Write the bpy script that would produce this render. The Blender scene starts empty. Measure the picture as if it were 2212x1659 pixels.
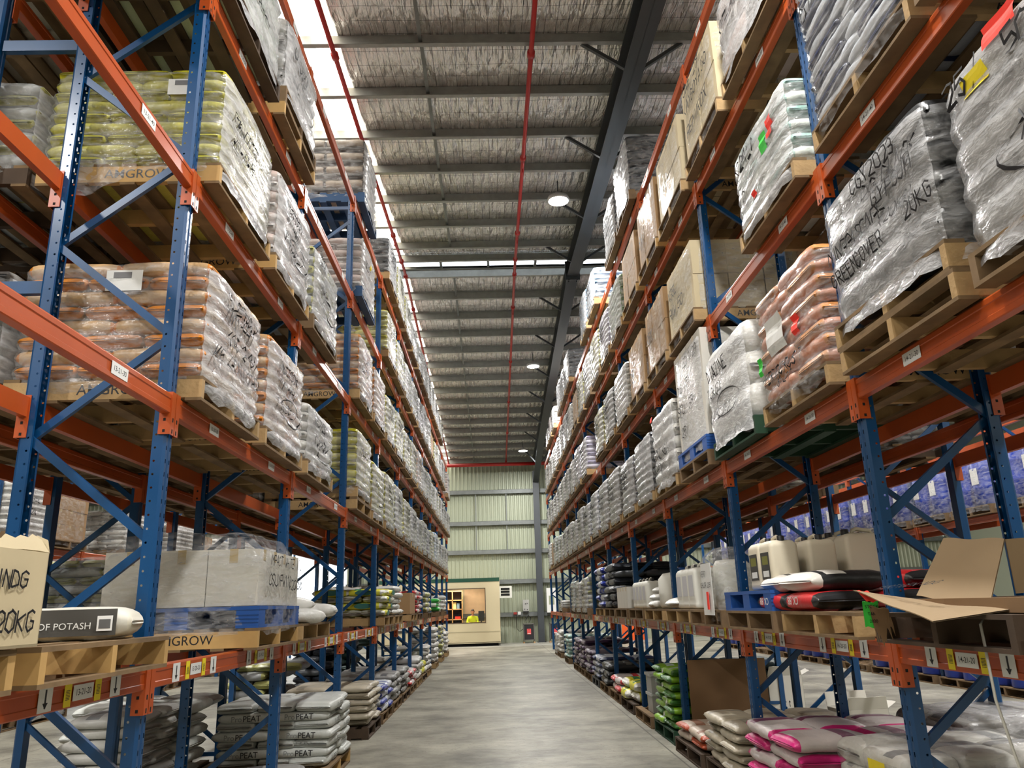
import bpy, math, random
from mathutils import Vector, Matrix, noise
C = bpy.context.scene.collection
PI = math.pi
rnd = random.Random(7)

# ------------------------------------------------------------------ camera, world, light, exposure
FPX = 1671.74
PITCH, ROLL, YAW, CAMH = 0.2793654, -0.0316891, 0.0298518, 1.6345
f0 = Vector((math.sin(YAW), math.cos(YAW), 0)); r0 = Vector((math.cos(YAW), -math.sin(YAW), 0)); u0 = Vector((0, 0, 1))
fw = f0 * math.cos(PITCH) + u0 * math.sin(PITCH); up = -f0 * math.sin(PITCH) + u0 * math.cos(PITCH)
cr = r0 * math.cos(ROLL) + up * math.sin(ROLL); cu = up * math.cos(ROLL) - r0 * math.sin(ROLL)
cam_data = bpy.data.cameras.new('camera'); cam = bpy.data.objects.new('camera', cam_data); C.objects.link(cam)
cam_data.sensor_width = 36; cam_data.lens = FPX / 2212 * 36; cam_data.clip_end = 300; cam_data.clip_start = 0.05
m3 = Matrix((cr, cu, -fw)).transposed()
cam.matrix_world = Matrix.Translation((0, 0, CAMH)) @ m3.to_4x4()
S = bpy.context.scene
S.camera = cam
S.view_settings.view_transform = 'Standard'; S.view_settings.look = 'None'
S.view_settings.gamma = 1; S.view_settings.exposure = 0.0; S.view_settings.use_curve_mapping = False
cy = S.cycles
cy.max_bounces = 6; cy.diffuse_bounces = 2; cy.glossy_bounces = 3; cy.transmission_bounces = 3; cy.transparent_max_bounces = 7
cy.caustics_reflective = False; cy.caustics_refractive = False; cy.sample_clamp_indirect = 4; cy.use_denoising = True
cy.use_adaptive_sampling = True; cy.adaptive_threshold = 0.05; cy.light_sampling_threshold = 0.02

w = bpy.data.worlds.new('world'); S.world = w; w.use_nodes = True
wn = w.node_tree; bgn = wn.nodes['Background']
bgn.inputs[0].default_value = (0.86, 0.93, 1.0, 1); bgn.inputs[1].default_value = 5.0

LAMP_W = 470
LAMP_COL = (1.0, 0.985, 0.955)
SKY_EMIT = 9.0
LAMPS = [(1.4, y) for y in (-6.5, 3.1, 13.3, 23.6, 33.7)] + [(-6.0, y) for y in (-1, 8.5, 18.5, 28.5)] + [(6.2, y) for y in (-1, 8.5, 18.5, 28.5)] + [(-14, 20), (14, 20)]

# ------------------------------------------------------------------ helpers
def lin(c):
    return tuple(((x / 255) / 12.92 if x / 255 <= .04045 else ((x / 255 + .055) / 1.055) ** 2.4) for x in c) + (1,)
MATS = {}
def mat(name, col, rough=.5, metal=0., bump=0., bscale=20., var=0., vscale=4., emit=0, spec=.5, stretch=(1, 1, 1), bdist=.02):
    if name in MATS: return MATS[name]
    m = bpy.data.materials.new(name); m.use_nodes = True; n = m.node_tree.nodes; l = m.node_tree.links
    b = n['Principled BSDF']; c = lin(col) if max(col) > 1.001 else tuple(col) + (1,)
    b.inputs['Base Color'].default_value = c; b.inputs['Roughness'].default_value = rough; b.inputs['Metallic'].default_value = metal
    b.inputs['Specular IOR Level'].default_value = spec
    if emit: b.inputs['Emission Color'].default_value = c; b.inputs['Emission Strength'].default_value = emit
    if bump or var:
        tc = n.new('ShaderNodeTexCoord'); mp = n.new('ShaderNodeMapping'); mp.inputs['Scale'].default_value = stretch; l.new(tc.outputs['Object'], mp.inputs[0])
    if bump:
        t = n.new('ShaderNodeTexNoise'); t.inputs['Scale'].default_value = bscale; t.inputs['Detail'].default_value = 3; l.new(mp.outputs[0], t.inputs['Vector'])
        bp = n.new('ShaderNodeBump'); bp.inputs['Strength'].default_value = bump; bp.inputs['Distance'].default_value = bdist
        l.new(t.outputs[0], bp.inputs['Height']); l.new(bp.outputs[0], b.inputs['Normal'])
    if var:
        t = n.new('ShaderNodeTexNoise'); t.inputs['Scale'].default_value = vscale; t.inputs['Detail'].default_value = 5; l.new(mp.outputs[0], t.inputs['Vector'])
        r = n.new('ShaderNodeValToRGB'); r.color_ramp.elements[0].position = .3; r.color_ramp.elements[1].position = .7
        r.color_ramp.elements[0].color = tuple(x * (1 - var) for x in c[:3]) + (1,); r.color_ramp.elements[1].color = tuple(min(1, x * (1 + var * .6)) for x in c[:3]) + (1,)
        l.new(t.outputs[0], r.inputs[0]); l.new(r.outputs[0], b.inputs['Base Color'])
    MATS[name] = m; return m

def math_node(n, l, op, a, b=None, c=None):
    k = n.new('ShaderNodeMath'); k.operation = op
    for i, v in enumerate((a, b, c)):
        if v is None: continue
        if isinstance(v, (int, float)): k.inputs[i].default_value = v
        else: l.new(v, k.inputs[i])
    return k.outputs[0]

def film(name, op, tint=(.74, .74, .75), rough=.2):
    m = bpy.data.materials.new(name); m.use_nodes = True; n = m.node_tree.nodes; l = m.node_tree.links
    b = n['Principled BSDF']; b.inputs['Base Color'].default_value = tint + (1,); b.inputs['Roughness'].default_value = rough
    b.inputs['Specular IOR Level'].default_value = .8
    tc = n.new('ShaderNodeTexCoord'); mp = n.new('ShaderNodeMapping'); mp.inputs['Rotation'].default_value = (.35, .15, .3); mp.inputs['Scale'].default_value = (1, 1, 2.6)
    l.new(tc.outputs['Object'], mp.inputs[0])
    t = n.new('ShaderNodeTexNoise'); t.inputs['Scale'].default_value = 9; t.inputs['Detail'].default_value = 4; t.inputs['Distortion'].default_value = .8; l.new(mp.outputs[0], t.inputs['Vector'])
    t2 = n.new('ShaderNodeTexNoise'); t2.inputs['Scale'].default_value = 34; t2.inputs['Detail'].default_value = 2; l.new(mp.outputs[0], t2.inputs['Vector'])
    h = math_node(n, l, 'MULTIPLY_ADD', t2.outputs[0], .35, t.outputs[0])
    bp = n.new('ShaderNodeBump'); bp.inputs['Strength'].default_value = .45; bp.inputs['Distance'].default_value = .022
    l.new(h, bp.inputs['Height']); l.new(bp.outputs[0], b.inputs['Normal'])
    tr = n.new('ShaderNodeBsdfTransparent'); tr.inputs[0].default_value = (.97, .97, .96, 1)
    mx = n.new('ShaderNodeMixShader')
    mr = n.new('ShaderNodeMapRange'); mr.inputs['From Min'].default_value = .3; mr.inputs['From Max'].default_value = .7
    mr.inputs['To Min'].default_value = max(0, op - .2); mr.inputs['To Max'].default_value = min(1, op + .2)
    l.new(t.outputs[0], mr.inputs['Value']); l.new(mr.outputs[0], mx.inputs[0]); l.new(tr.outputs[0], mx.inputs[1]); l.new(b.outputs[0], mx.inputs[2])
    l.new(mx.outputs[0], n['Material Output'].inputs[0]); MATS[name] = m; return m

# base materials
STEELBLUE = mat('blue_powder_coat', (8, 66, 114), .30, var=.12, vscale=3)
ORANGE = mat('orange_powder_coat', (176, 76, 28), .36, var=.10, vscale=3)
GALV = mat('galvanised_steel', (118, 122, 120), .5, .35, var=.15, vscale=6)
STEEL = mat('grey_painted_steel', (62, 66, 70), .5, .1)
REDPIPE = mat('red_pipe_paint', (176, 34, 30), .35)
WOOD = mat('new_pine', (178, 146, 100), .75, var=.22, vscale=5, stretch=(1, 1, 1), bump=.15, bscale=40)
WOODY = mat('yellow_pine', (190, 152, 94), .75, var=.2, vscale=5)
WOODO = mat('weathered_pine', (122, 98, 70), .85, var=.35, vscale=5)
WOODD = mat('dark_weathered_pine', (74, 58, 44), .85, var=.35, vscale=5)
PBLUE = mat('blue_plastic', (34, 84, 158), .45)
PBLK = mat('black_plastic', (28, 29, 32), .5)
PGRN = mat('green_pallet_paint', (24, 62, 40), .6, var=.2)
WOODU = mat('shade_toned_deck_board', (122, 98, 68), .9, var=.35, vscale=5)  # darker deck wood: shade under the pallets is put into the colour
WHITE = mat('white_paper', (225, 225, 222), .6)
YELTAG = mat('yellow_paper', (236, 214, 40), .6)
REDTAG = mat('red_fluoro_paper', (250, 62, 48), .6)
GRNTAG = mat('green_fluoro_paper', (60, 205, 70), .6)
INK = mat('black_ink', (22, 22, 26), .5)
INKW = mat('white_ink', (225, 225, 222), .5)
INKG = mat('green_ink', (40, 120, 60), .5)
KRAFT = mat('kraft_cardboard', (164, 130, 90), .8, var=.1, vscale=2, bump=.06, bscale=30)
KRAFTW = mat('pale_kraft_cardboard', (196, 180, 146), .8, var=.08, vscale=2)
KRAFTD = mat('brown_cardboard', (126, 98, 68), .85, var=.1, vscale=2)
BOXW = mat('white_carton_board', (214, 210, 200), .7, var=.05)
NAT = mat('natural_plastic_jerrycan', (216, 206, 184), .45)
NATW = mat('white_plastic_jerrycan', (228, 227, 218), .4)
BLUDRUM = mat('blue_drum_plastic', (30, 62, 170), .35)
FILM = film('stretch_film', .15, rough=.14); FILMD = film('layered_stretch_film', .55, rough=.18); FILMX = film('loose_clear_film', .16, rough=.12)
FILMG = film('grey_stretch_film', .5, (.55, .55, .56), .2)
BLACK = mat('black_void', (10, 10, 11), .9)

class MB:
    def __init__(s): s.v = []; s.f = []; s.m = []
    def add(s, vs, fs, mi=0):
        o = len(s.v); s.v += [tuple(v) for v in vs]; s.f += [tuple(i + o for i in f) for f in fs]; s.m += [mi] * len(fs); return s
    def box(s, x0, x1, y0, y1, z0, z1, mi=0):
        return s.add([(x0, y0, z0), (x1, y0, z0), (x1, y1, z0), (x0, y1, z0), (x0, y0, z1), (x1, y0, z1), (x1, y1, z1), (x0, y1, z1)],
              [(0, 3, 2, 1), (4, 5, 6, 7), (0, 1, 5, 4), (1, 2, 6, 5), (2, 3, 7, 6), (3, 0, 4, 7)], mi)
    def bar(s, a, b, wd, th, mi=0, upv=(0, 1, 0)):
        a = Vector(a); b = Vector(b); d = (b - a).normalized(); u = Vector(upv); sd = d.cross(u).normalized(); u = sd.cross(d)
        vs = [p + sd * i * wd / 2 + u * j * th / 2 for p in (a, b) for i, j in ((-1, -1), (1, -1), (1, 1), (-1, 1))]
        return s.add(vs, [(0, 1, 2, 3), (7, 6, 5, 4), (0, 4, 5, 1), (1, 5, 6, 2), (2, 6, 7, 3), (3, 7, 4, 0)], mi)
    def tube(s, pts, r, n=8, mi=0, caps=True):
        pts = [Vector(p) for p in pts]; rings = []
        for i, p in enumerate(pts):
            d = (pts[min(i + 1, len(pts) - 1)] - pts[max(i - 1, 0)]).normalized()
            a = d.cross(Vector((0, 0, 1)) if abs(d.z) < .9 else Vector((1, 0, 0))).normalized(); b = d.cross(a)
            rr = r[i] if isinstance(r, (list, tuple)) else r
            rings.append([p + (a * math.cos(t * 2 * PI / n) + b * math.sin(t * 2 * PI / n)) * rr for t in range(n)])
        vs = [v for g in rings for v in g]; fs = []
        for i in range(len(pts) - 1):
            for t in range(n): fs.append((i * n + t, i * n + (t + 1) % n, (i + 1) * n + (t + 1) % n, (i + 1) * n + t))
        if caps: fs += [tuple(range(n - 1, -1, -1)), tuple((len(pts) - 1) * n + t for t in range(n))]
        return s.add(vs, fs, mi)
    def lathe(s, prof, n=20, mi=0, c=(0, 0, 0)):
        vs = [(c[0] + r * math.cos(t * 2 * PI / n), c[1] + r * math.sin(t * 2 * PI / n), c[2] + z) for r, z in prof for t in range(n)]; fs = []
        for i in range(len(prof) - 1):
            for t in range(n): fs.append((i * n + t, i * n + (t + 1) % n, (i + 1) * n + (t + 1) % n, (i + 1) * n + t))
        return s.add(vs, fs, mi)
    def prism(s, poly, z0, z1, mi=0):
        k = len(poly); vs = [(x, y, z0) for x, y in poly] + [(x, y, z1) for x, y in poly]
        return s.add(vs, [tuple(range(k - 1, -1, -1)), tuple(range(k, 2 * k))] + [(i, (i + 1) % k, k + (i + 1) % k, k + i) for i in range(k)], mi)
    def mesh(s, name, mats, smooth=False, bevel=0):
        me = bpy.data.meshes.new(name); me.from_pydata(s.v, [], s.f)
        for m in mats: me.materials.append(m)
        me.polygons.foreach_set('material_index', s.m)
        if smooth: me.polygons.foreach_set('use_smooth', [True] * len(s.f))
        me.update(); return me

def obj(name, me, parent=None, loc=(0, 0, 0), rot=(0, 0, 0), mats=None, kind=None):
    o = bpy.data.objects.new(name, me); C.objects.link(o); o.location = loc; o.rotation_euler = rot
    if parent is not None: o.parent = parent
    if mats:
        for i, m in mats.items():
            o.material_slots[i].link = 'OBJECT'; o.material_slots[i].material = m
    if kind: o['kind'] = kind
    return o
def empty(name, loc=(0, 0, 0), rz=0):
    return obj(name, None, None, loc, (0, 0, rz))
def tag(o, label, cat, group=None, kind=None):
    o['label'] = label; o['category'] = cat
    if group: o['group'] = group
    if kind: o['kind'] = kind
    return o

TXT = {}
def textmesh(t, size=1., matl=INK, bold=0., center=True):
    k = (t, size, matl.name, bold)
    if k in TXT: return TXT[k]
    c = bpy.data.curves.new('t', 'FONT'); c.body = t; c.size = size; c.resolution_u = 3; c.offset = bold * size
    if center: c.align_x = 'CENTER'; c.align_y = 'CENTER'
    o = bpy.data.objects.new('t', c); C.objects.link(o)
    me = bpy.data.meshes.new_from_object(o.evaluated_get(bpy.context.evaluated_depsgraph_get()))
    bpy.data.objects.remove(o); me.materials.clear(); me.materials.append(matl); me.name = 'lettering'
    TXT[k] = me; return me

# hand-lettering: strokes on a 4 x 6 grid
GL = {'A': '00 26 40;12 32', 'B': '00 06 25 34 33 03;33 42 41 20 00', 'C': '45 26 05 01 10 41', 'D': '00 06 25 43 41 10 00', 'E': '46 06 00 40;03 33', 'F': '46 06 00;03 33',
 'G': '45 26 05 01 20 41 43 23', 'H': '00 06;40 46;03 43', 'I': '20 26', 'J': '46 41 20 01', 'K': '00 06;45 03 40', 'L': '06 00 40', 'M': '00 06 23 46 40', 'N': '00 06 40 46',
 'O': '26 05 01 20 41 45 26', 'P': '00 06 36 45 43 33 03', 'Q': '26 05 01 20 41 45 26;32 50', 'R': '00 06 36 45 43 03;23 40', 'S': '45 26 05 04 42 41 20 01', 'T': '06 46;26 20',
 'U': '06 01 20 41 46', 'V': '06 20 46', 'W': '06 10 23 30 46', 'X': '06 40;46 00', 'Y': '06 23 46;23 20', 'Z': '06 46 00 40', '0': '26 05 01 20 41 45 26', '1': '15 26 20', '2': '05 26 45 43 00 40',
 '3': '05 26 45 33 13;33 42 20 01', '4': '36 30;36 02 42', '5': '46 06 03 34 42 20 01', '6': '36 03 01 20 41 32 03', '7': '06 46 10', '8': '23 04 26 44 23 01 20 41 23', '9': '43 14 06 26 46 43 10',
 '-': '13 33', '(': '36 14 12 30', ')': '16 34 32 10', '/': '00 46', ':': '11 12;14 15', '.': '10 11', '!': '23 26;20 21', '@': '26 05 01 20 41 45 26;20 26'}
def hand(mb, text, y, z, h, surf, th=None, seed=1, slope=0.):
    """write text starting at local (y,z) running +y on the aisle face; surf(y,z) -> x"""
    r = random.Random(seed); th = th or h * .12; s = h / 6
    for ch in text:
        if ch != ' ':
            for st in GL.get(ch, '20 26').split(';'):
                pts = [(int(a[0]) * s * .95 + r.uniform(-.3, .3) * s, int(a[1]) * s + r.uniform(-.35, .35) * s) for a in st.split()]
                for (a, b), (c, d) in zip(pts, pts[1:]):
                    dy, dz = c - a, d - b; L = math.hypot(dy, dz) or 1; ny, nz = -dz / L * th / 2, dy / L * th / 2; ex, ez = dy / L * th * .3, dz / L * th * .3
                    q = [(a + ny - ex, b + nz - ez), (a - ny - ex, b - nz - ez), (c - ny + ex, d - nz + ez), (c + ny + ex, d + nz + ez)]
                    vs = []
                    for yy, zz in q:
                        Y = y + yy + zz * .12; Z = z + zz + slope * (y + yy); vs.append((surf(Y, Z) + .008, Y, Z))
                    mb.add(vs, [(0, 1, 2, 3)])
        y += s * 5.1 if ch != 'I' else s * 4
    return y
def loop(mb, y, z, ry, rz, surf, th=.012, n=22):
    pr = None
    for i in range(n + 1):
        a = i / n * 2 * PI * 1.03; c = (y + ry * math.cos(a) * (1 + .05 * math.sin(3 * a)), z + rz * math.sin(a)); d = (y + (ry + th) * math.cos(a), z + (rz + th) * math.sin(a))
        if pr: mb.add([(surf(*p) + .004,) + p for p in (pr[0], c, d, pr[1])], [(0, 1, 2, 3)])
        pr = (c, d)

# ------------------------------------------------------------------ setting
YW = 38.0; XW0, XW1 = -24.0, 22.0; YB = -14.0
YR = 17.7
def purz(y): return 9.85 - .075 * abs(y - YR)     # underside of purlins
def setting():
    # floor
    m = bpy.data.materials.new('polished_concrete'); m.use_nodes = True; n = m.node_tree.nodes; l = m.node_tree.links; b = n['Principled BSDF']
    tc = n.new('ShaderNodeTexCoord'); sp = n.new('ShaderNodeSeparateXYZ'); l.new(tc.outputs['Object'], sp.inputs[0])
    t = n.new('ShaderNodeTexNoise'); t.inputs['Scale'].default_value = .9; t.inputs['Detail'].default_value = 9; t.inputs['Roughness'].default_value = .65; l.new(tc.outputs['Object'], t.inputs['Vector'])
    r = n.new('ShaderNodeValToRGB'); e = r.color_ramp.elements; e[0].position = .32; e[1].position = .7; e[0].color = lin((92, 89, 80)); e[1].color = lin((176, 172, 156))
    l.new(t.outputs[0], r.inputs[0])
    mp = n.new('ShaderNodeMapping'); mp.inputs['Scale'].default_value = (1, 3.2, 1); l.new(tc.outputs['Object'], mp.inputs[0])
    t3 = n.new('ShaderNodeTexNoise'); t3.inputs['Scale'].default_value = 3.2; t3.inputs['Detail'].default_value = 8; t3.inputs['Distortion'].default_value = 1.2; l.new(mp.outputs[0], t3.inputs['Vector'])
    sc = math_node(n, l, 'LESS_THAN', math_node(n, l, 'ABSOLUTE', math_node(n, l, 'SUBTRACT', t3.outputs[0], .52)), .009)
    j1 = math_node(n, l, 'LESS_THAN', math_node(n, l, 'ABSOLUTE', math_node(n, l, 'SUBTRACT', math_node(n, l, 'WRAP', sp.outputs['Y'], 2.1, -2.1), .25)), .008)
    j2 = math_node(n, l, 'LESS_THAN', math_node(n, l, 'ABSOLUTE', math_node(n, l, 'SUBTRACT', sp.outputs['X'], 1.95)), .010)
    j3 = math_node(n, l, 'LESS_THAN', math_node(n, l, 'ABSOLUTE', math_node(n, l, 'SUBTRACT', sp.outputs['X'], -6.1)), .008)
    j4 = math_node(n, l, 'LESS_THAN', math_node(n, l, 'ABSOLUTE', math_node(n, l, 'SUBTRACT', sp.outputs['X'], 6.2)), .008)
    jj = math_node(n, l, 'MAXIMUM', math_node(n, l, 'MAXIMUM', j1, j2), math_node(n, l, 'MAXIMUM', j3, j4))
    mx = n.new('ShaderNodeMixRGB'); mx.inputs[2].default_value = lin((66, 62, 55)); l.new(math_node(n, l, 'MAXIMUM', math_node(n, l, 'MULTIPLY', jj, .75), math_node(n, l, 'MULTIPLY', sc, .45)), mx.inputs[0]); l.new(r.outputs[0], mx.inputs[1])
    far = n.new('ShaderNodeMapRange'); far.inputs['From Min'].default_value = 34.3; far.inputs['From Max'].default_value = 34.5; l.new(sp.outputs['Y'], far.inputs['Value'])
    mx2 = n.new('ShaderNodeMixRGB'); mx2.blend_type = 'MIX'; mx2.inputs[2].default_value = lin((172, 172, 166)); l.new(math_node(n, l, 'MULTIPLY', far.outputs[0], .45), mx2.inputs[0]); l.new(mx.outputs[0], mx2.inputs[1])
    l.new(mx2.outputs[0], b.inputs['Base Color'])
    rr = n.new('ShaderNodeMapRange'); rr.inputs['To Min'].default_value = .3; rr.inputs['To Max'].default_value = .62; l.new(t3.outputs[0], rr.inputs['Value']); l.new(rr.outputs[0], b.inputs['Roughness'])
    MATS['floor'] = m
    obj('floor', MB().box(XW0 - 8, XW1 + 4, YB - 4, YW + 25, -.2, 0).mesh('floor', [m]), kind='structure')
    # far wall, corrugated
    CL = mat('cream_green_wall_cladding', (166, 172, 150), .45, .15)
    def clad(name, x0, x1, y, z0, z1):
        mb = MB(); pitch = .19; k = int((x1 - x0) / pitch); xs = []
        for i in range(k + 1):
            x = x0 + i * pitch; xs += [(x, 0), (x + .04, -.028), (x + .075, -.028), (x + .115, 0)]
        xs = [(min(x, x1), d) for x, d in xs]
        vs = [(x, y + d, z) for z in (z0, z1) for x, d in xs] + [(x, y + .05, z) for z in (z0, z1) for x in (x0, x1)]
        q = len(xs); fs = [(i, i + 1, q + i + 1, q + i) for i in range(q - 1)] + [(2 * q, 2 * q + 2, 2 * q + 3, 2 * q + 1)]
        mb.add(vs, fs); return obj(name, mb.mesh(name, [CL]), kind='structure')
    H = 8.55
    wroot = obj('wall_far', None, kind='structure')
    for a in ((XW0, -21.2, 0, H), (-21.2, -16.6, 4.0, H), (-16.6, -10.1, 0, H), (-10.1, -7.0, 4.35, H), (-7.0, XW1, 0, H)):
        clad('wall_sheet', a[0], a[1], YW, a[2], a[3]).parent = wroot
    sw = mat('side_wall_cladding', (150, 156, 138), .6)
    obj('wall_left', MB().box(XW0 - .1, XW0, YB, YW, 0, 9.8).mesh('wall_left', [sw]), kind='structure')
    obj('wall_near', MB().box(XW0, XW1, YB - .1, YB, 0, 9.8).mesh('wall_near', [sw]), kind='structure')
    obj('wall_right', MB().box(XW1, XW1 + .1, YB, YW, 0, 9.8).mesh('wall_right', [sw]), kind='structure')
    # girts, sag rods, columns
    k = 0
    for z in (7.02, 5.51, 4.15, 2.75, 1.25):
        for x0, x1 in ((XW0, -10.1), (-7.0, XW1)) if z < 4.3 else ((XW0, XW1),):
            k += 1; mb = MB().box(x0, x1, YW - .26, YW - .252, z - .1, z + .1).box(x0, x1, YW - .26, YW - .04, z - .1, z - .092).box(x0, x1, YW - .26, YW - .04, z + .092, z + .1)
            obj('trim_%d' % k, mb.mesh('girt', [GALV]), kind='structure')
    for x in (-.82, .66, -3.5, 4.2, 6.2, 8.5):
        k += 1; mb = MB()
        for za, zb in ((1.35, 2.65), (2.85, 4.05), (4.25, 5.41), (5.61, 6.92)):
            if x < 1 and za < 3: continue
            mb.box(x - .02, x + .02, YW - .2, YW - .16, za, zb)
        obj('trim_%d' % k, mb.mesh('sag_rod', [GALV]), kind='structure')
    for x in (2.12, 10.6, -6.4):
        k += 1; mb = MB(); mb.box(x - .14, x + .14, YW - .62, YW - .6, 0, 7.95).box(x - .14, x + .14, YW - .3, YW - .28, 0, 7.95).box(x - .006, x + .006, YW - .6, YW - .3, 0, 7.95).box(x - .2, x + .2, YW - .68, YW - .24, 0, .02)
        obj('column_%d' % k, mb.mesh('column', [STEEL]), kind='structure')
    # rafters: I sections following the roof, haunch at the wall, fly braces
    for x in (2.12, 10.6, -6.4):
        k += 1; mb = MB()
        zb = lambda y: 9.45 - .078 * abs(y - YR) - (max(0, y - 32.5) * .11)
        zt = lambda y: purz(y)
        ys = [YB, 0, YR, 32.5, YW - .45]
        for a, b2 in zip(ys, ys[1:]):
            for xa, xb, fa, fb in ((x - .005, x + .005, zb, zt), (x - .14, x + .14, zb, lambda y: zb(y) + .018), (x - .14, x + .14, lambda y: zt(y) - .018, zt)):
                vs = [(xx, yy, ff(yy)) for yy in (a, b2) for ff in (fa, fb) for xx in (xa, xb)]
                mb.add(vs, [(0, 1, 3, 2), (4, 6, 7, 5), (0, 4, 5, 1), (2, 3, 7, 6), (0, 2, 6, 4), (1, 5, 7, 3)])
        mb.box(x - .18, x + .18, YR - .03, YR + .03, 9.36, 9.86)
        for yy in (YR - .06, YR + .06):
            for sx in (-.1, .1): mb.lathe([(0.018, 0), (.018, .02), (0, .02)], 8, 0, (x + sx, yy, 9.34))
        r_ = obj('rafter_%d' % k, mb.mesh('rafter', [STEEL]), kind='structure')
        mb = MB()
        for i, yy in enumerate([9.15 + 1.26 * q for q in range(-12, 7)] + [18.4 + 1.26 * q for q in range(15)]):
            if i % 2: continue
            for sx in (-1, 1): mb.bar((x + sx * .12, yy, zb(yy) + .03), (x + sx * .72, yy, purz(yy) + .03), .05, .05)
        obj('fly_brace', mb.mesh('fly_brace', [STEEL]), r_)
    # purlins
    PUR = mat('purlin_steel', (152, 154, 150), .48, .3, var=.12, vscale=8)
    py = [9.15 + 1.26 * q for q in range(-12, 7)] + [17.55] + [18.0 + .35] + [18.35 + 1.26 * (q + 1) for q in range(15)]
    for y in py:
        k += 1; z = purz(y); s_ = 1 if y < YR else -1
        mb = MB().box(XW0, XW1, y - .002, y + .002, z, z + .2).box(XW0, XW1, y - (.075 if s_ > 0 else 0), y + (0 if s_ > 0 else .075), z, z + .003).box(XW0, XW1, y - (0 if s_ > 0 else .07), y + (.07 if s_ > 0 else 0), z + .197, z + .2)
        mb.box(XW0, XW1, y - (.075 if s_ > 0 else -.073), y - (.073 if s_ > 0 else -.075), z, z + .018)
        obj('trim_%d' % k, mb.mesh('purlin', [PUR]), kind='structure')
    for x in (-.86, 5.0, -4.6):
        k += 1; mb = MB()
        for a, b2 in zip(py, py[1:]):
            if b2 - a < .9: continue
            za, zb2 = purz(a) + .04, purz(b2) + .14
            mb.bar((x, a + .01, za + .1), (x, b2 - .01, zb2 - .06), .05, .03, 0, (0, 0, 1))
        obj('trim_%d' % k, mb.mesh('bridging', [GALV]), kind='structure')
    # foil ceiling with mesh and sag
    m = bpy.data.materials.new('foil_insulation'); m.use_nodes = True; n = m.node_tree.nodes; l = m.node_tree.links; b = n['Principled BSDF']
    b.inputs['Metallic'].default_value = .55; b.inputs['Roughness'].default_value = .26
    tc = n.new('ShaderNodeTexCoord'); sp = n.new('ShaderNodeSeparateXYZ'); l.new(tc.outputs['Object'], sp.inputs[0])
    wx = math_node(n, l, 'ABSOLUTE', math_node(n, l, 'WRAP', sp.outputs['X'], .08, -.08)); wy = math_node(n, l, 'ABSOLUTE', math_node(n, l, 'WRAP', sp.outputs['Y'], .16, -.16))
    g = math_node(n, l, 'MAXIMUM', math_node(n, l, 'GREATER_THAN', wx, .0765), math_node(n, l, 'GREATER_THAN', wy, .156))
    mx = n.new('ShaderNodeMixRGB'); mx.inputs[1].default_value = (.88, .86, .82, 1); mx.inputs[2].default_value = (.26, .26, .26, 1); l.new(g, mx.inputs[0]); l.new(mx.outputs[0], b.inputs['Base Color'])
    mp = n.new('ShaderNodeMapping'); mp.inputs['Scale'].default_value = (7, 1.6, 1); l.new(tc.outputs['Object'], mp.inputs[0])
    t = n.new('ShaderNodeTexNoise'); t.inputs['Scale'].default_value = 1.6; t.inputs['Detail'].default_value = 4; l.new(mp.outputs[0], t.inputs['Vector'])
    h = math_node(n, l, 'MULTIPLY_ADD', wx, 3.0, t.outputs[0])
    bp = n.new('ShaderNodeBump'); bp.inputs['Strength'].default_value = 1.; bp.inputs['Distance'].default_value = .13; l.new(h, bp.inputs['Height']); l.new(bp.outputs[0], b.inputs['Normal'])
    SKX = [(-3.85, -2.02), (-11.8, -10.0), (5.6, 7.2), (13.6, 15.4)]
    xs = [XW0] + [v for a in sorted(SKX) for v in a] + [XW1]
    mb = MB(); NS = 8
    for i in range(0, len(xs), 2):
        xa, xb = xs[i], xs[i + 1]; nx = max(2, int((xb - xa) / .4))
        for a, b2 in zip([YB] + py, py + [YW]):
            if abs(a - 17.55) < .01: continue
            vs = []
            for jy in range(NS + 1):
                ty = jy / NS; y = a + (b2 - a) * ty
                for ix in range(nx + 1):
                    x = xa + (xb - xa) * ix / nx
                    sg = math.sin(PI * min(1, ty * 1.15)) ** .8 if ty * 1.15 < 1 else 0
                    vs.append((x, y, purz(y) + .205 - sg * (.07 + .035 * noise.noise(Vector((x * .9, a, 3))))))
            mb.add(vs, [(j * (nx + 1) + q, (j + 1) * (nx + 1) + q, (j + 1) * (nx + 1) + q + 1, j * (nx + 1) + q + 1) for j in range(NS) for q in range(nx)])
    obj('ceiling', mb.mesh('ceiling', [m], True), kind='structure')
    obj('roof_sheeting', MB().add([(XW0, YB, 10.12 - .075 * (YR - YB)), (XW1, YB, 10.12 - .075 * (YR - YB)), (XW1, YR - .15, 10.12), (XW0, YR - .15, 10.12)], [(0, 1, 2, 3)]).add([(XW0, YR + .65, 10.1), (XW1, YR + .65, 10.1), (XW1, YW, 8.62), (XW0, YW, 8.62)], [(0, 1, 2, 3)]).mesh('roof', [GALV]), kind='structure')
    # skylights: corrugated translucent strips, daylight coming through
    m = bpy.data.materials.new('translucent_skylight_sheet'); m.use_nodes = True; n = m.node_tree.nodes; l = m.node_tree.links
    em = n.new('ShaderNodeEmission'); em.inputs[1].default_value = SKY_EMIT
    tc = n.new('ShaderNodeTexCoord'); sp = n.new('ShaderNodeSeparateXYZ'); l.new(tc.outputs['Object'], sp.inputs[0])
    s1 = math_node(n, l, 'GREATER_THAN', math_node(n, l, 'ABSOLUTE', math_node(n, l, 'WRAP', sp.outputs['X'], .19, -.19)), .11)
    mx = n.new('ShaderNodeMixRGB'); mx.inputs[1].default_value = (1, .97, .9, 1); mx.inputs[2].default_value = (.42, .36, .27, 1); l.new(s1, mx.inputs[0]); l.new(mx.outputs[0], em.inputs[0])
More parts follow.
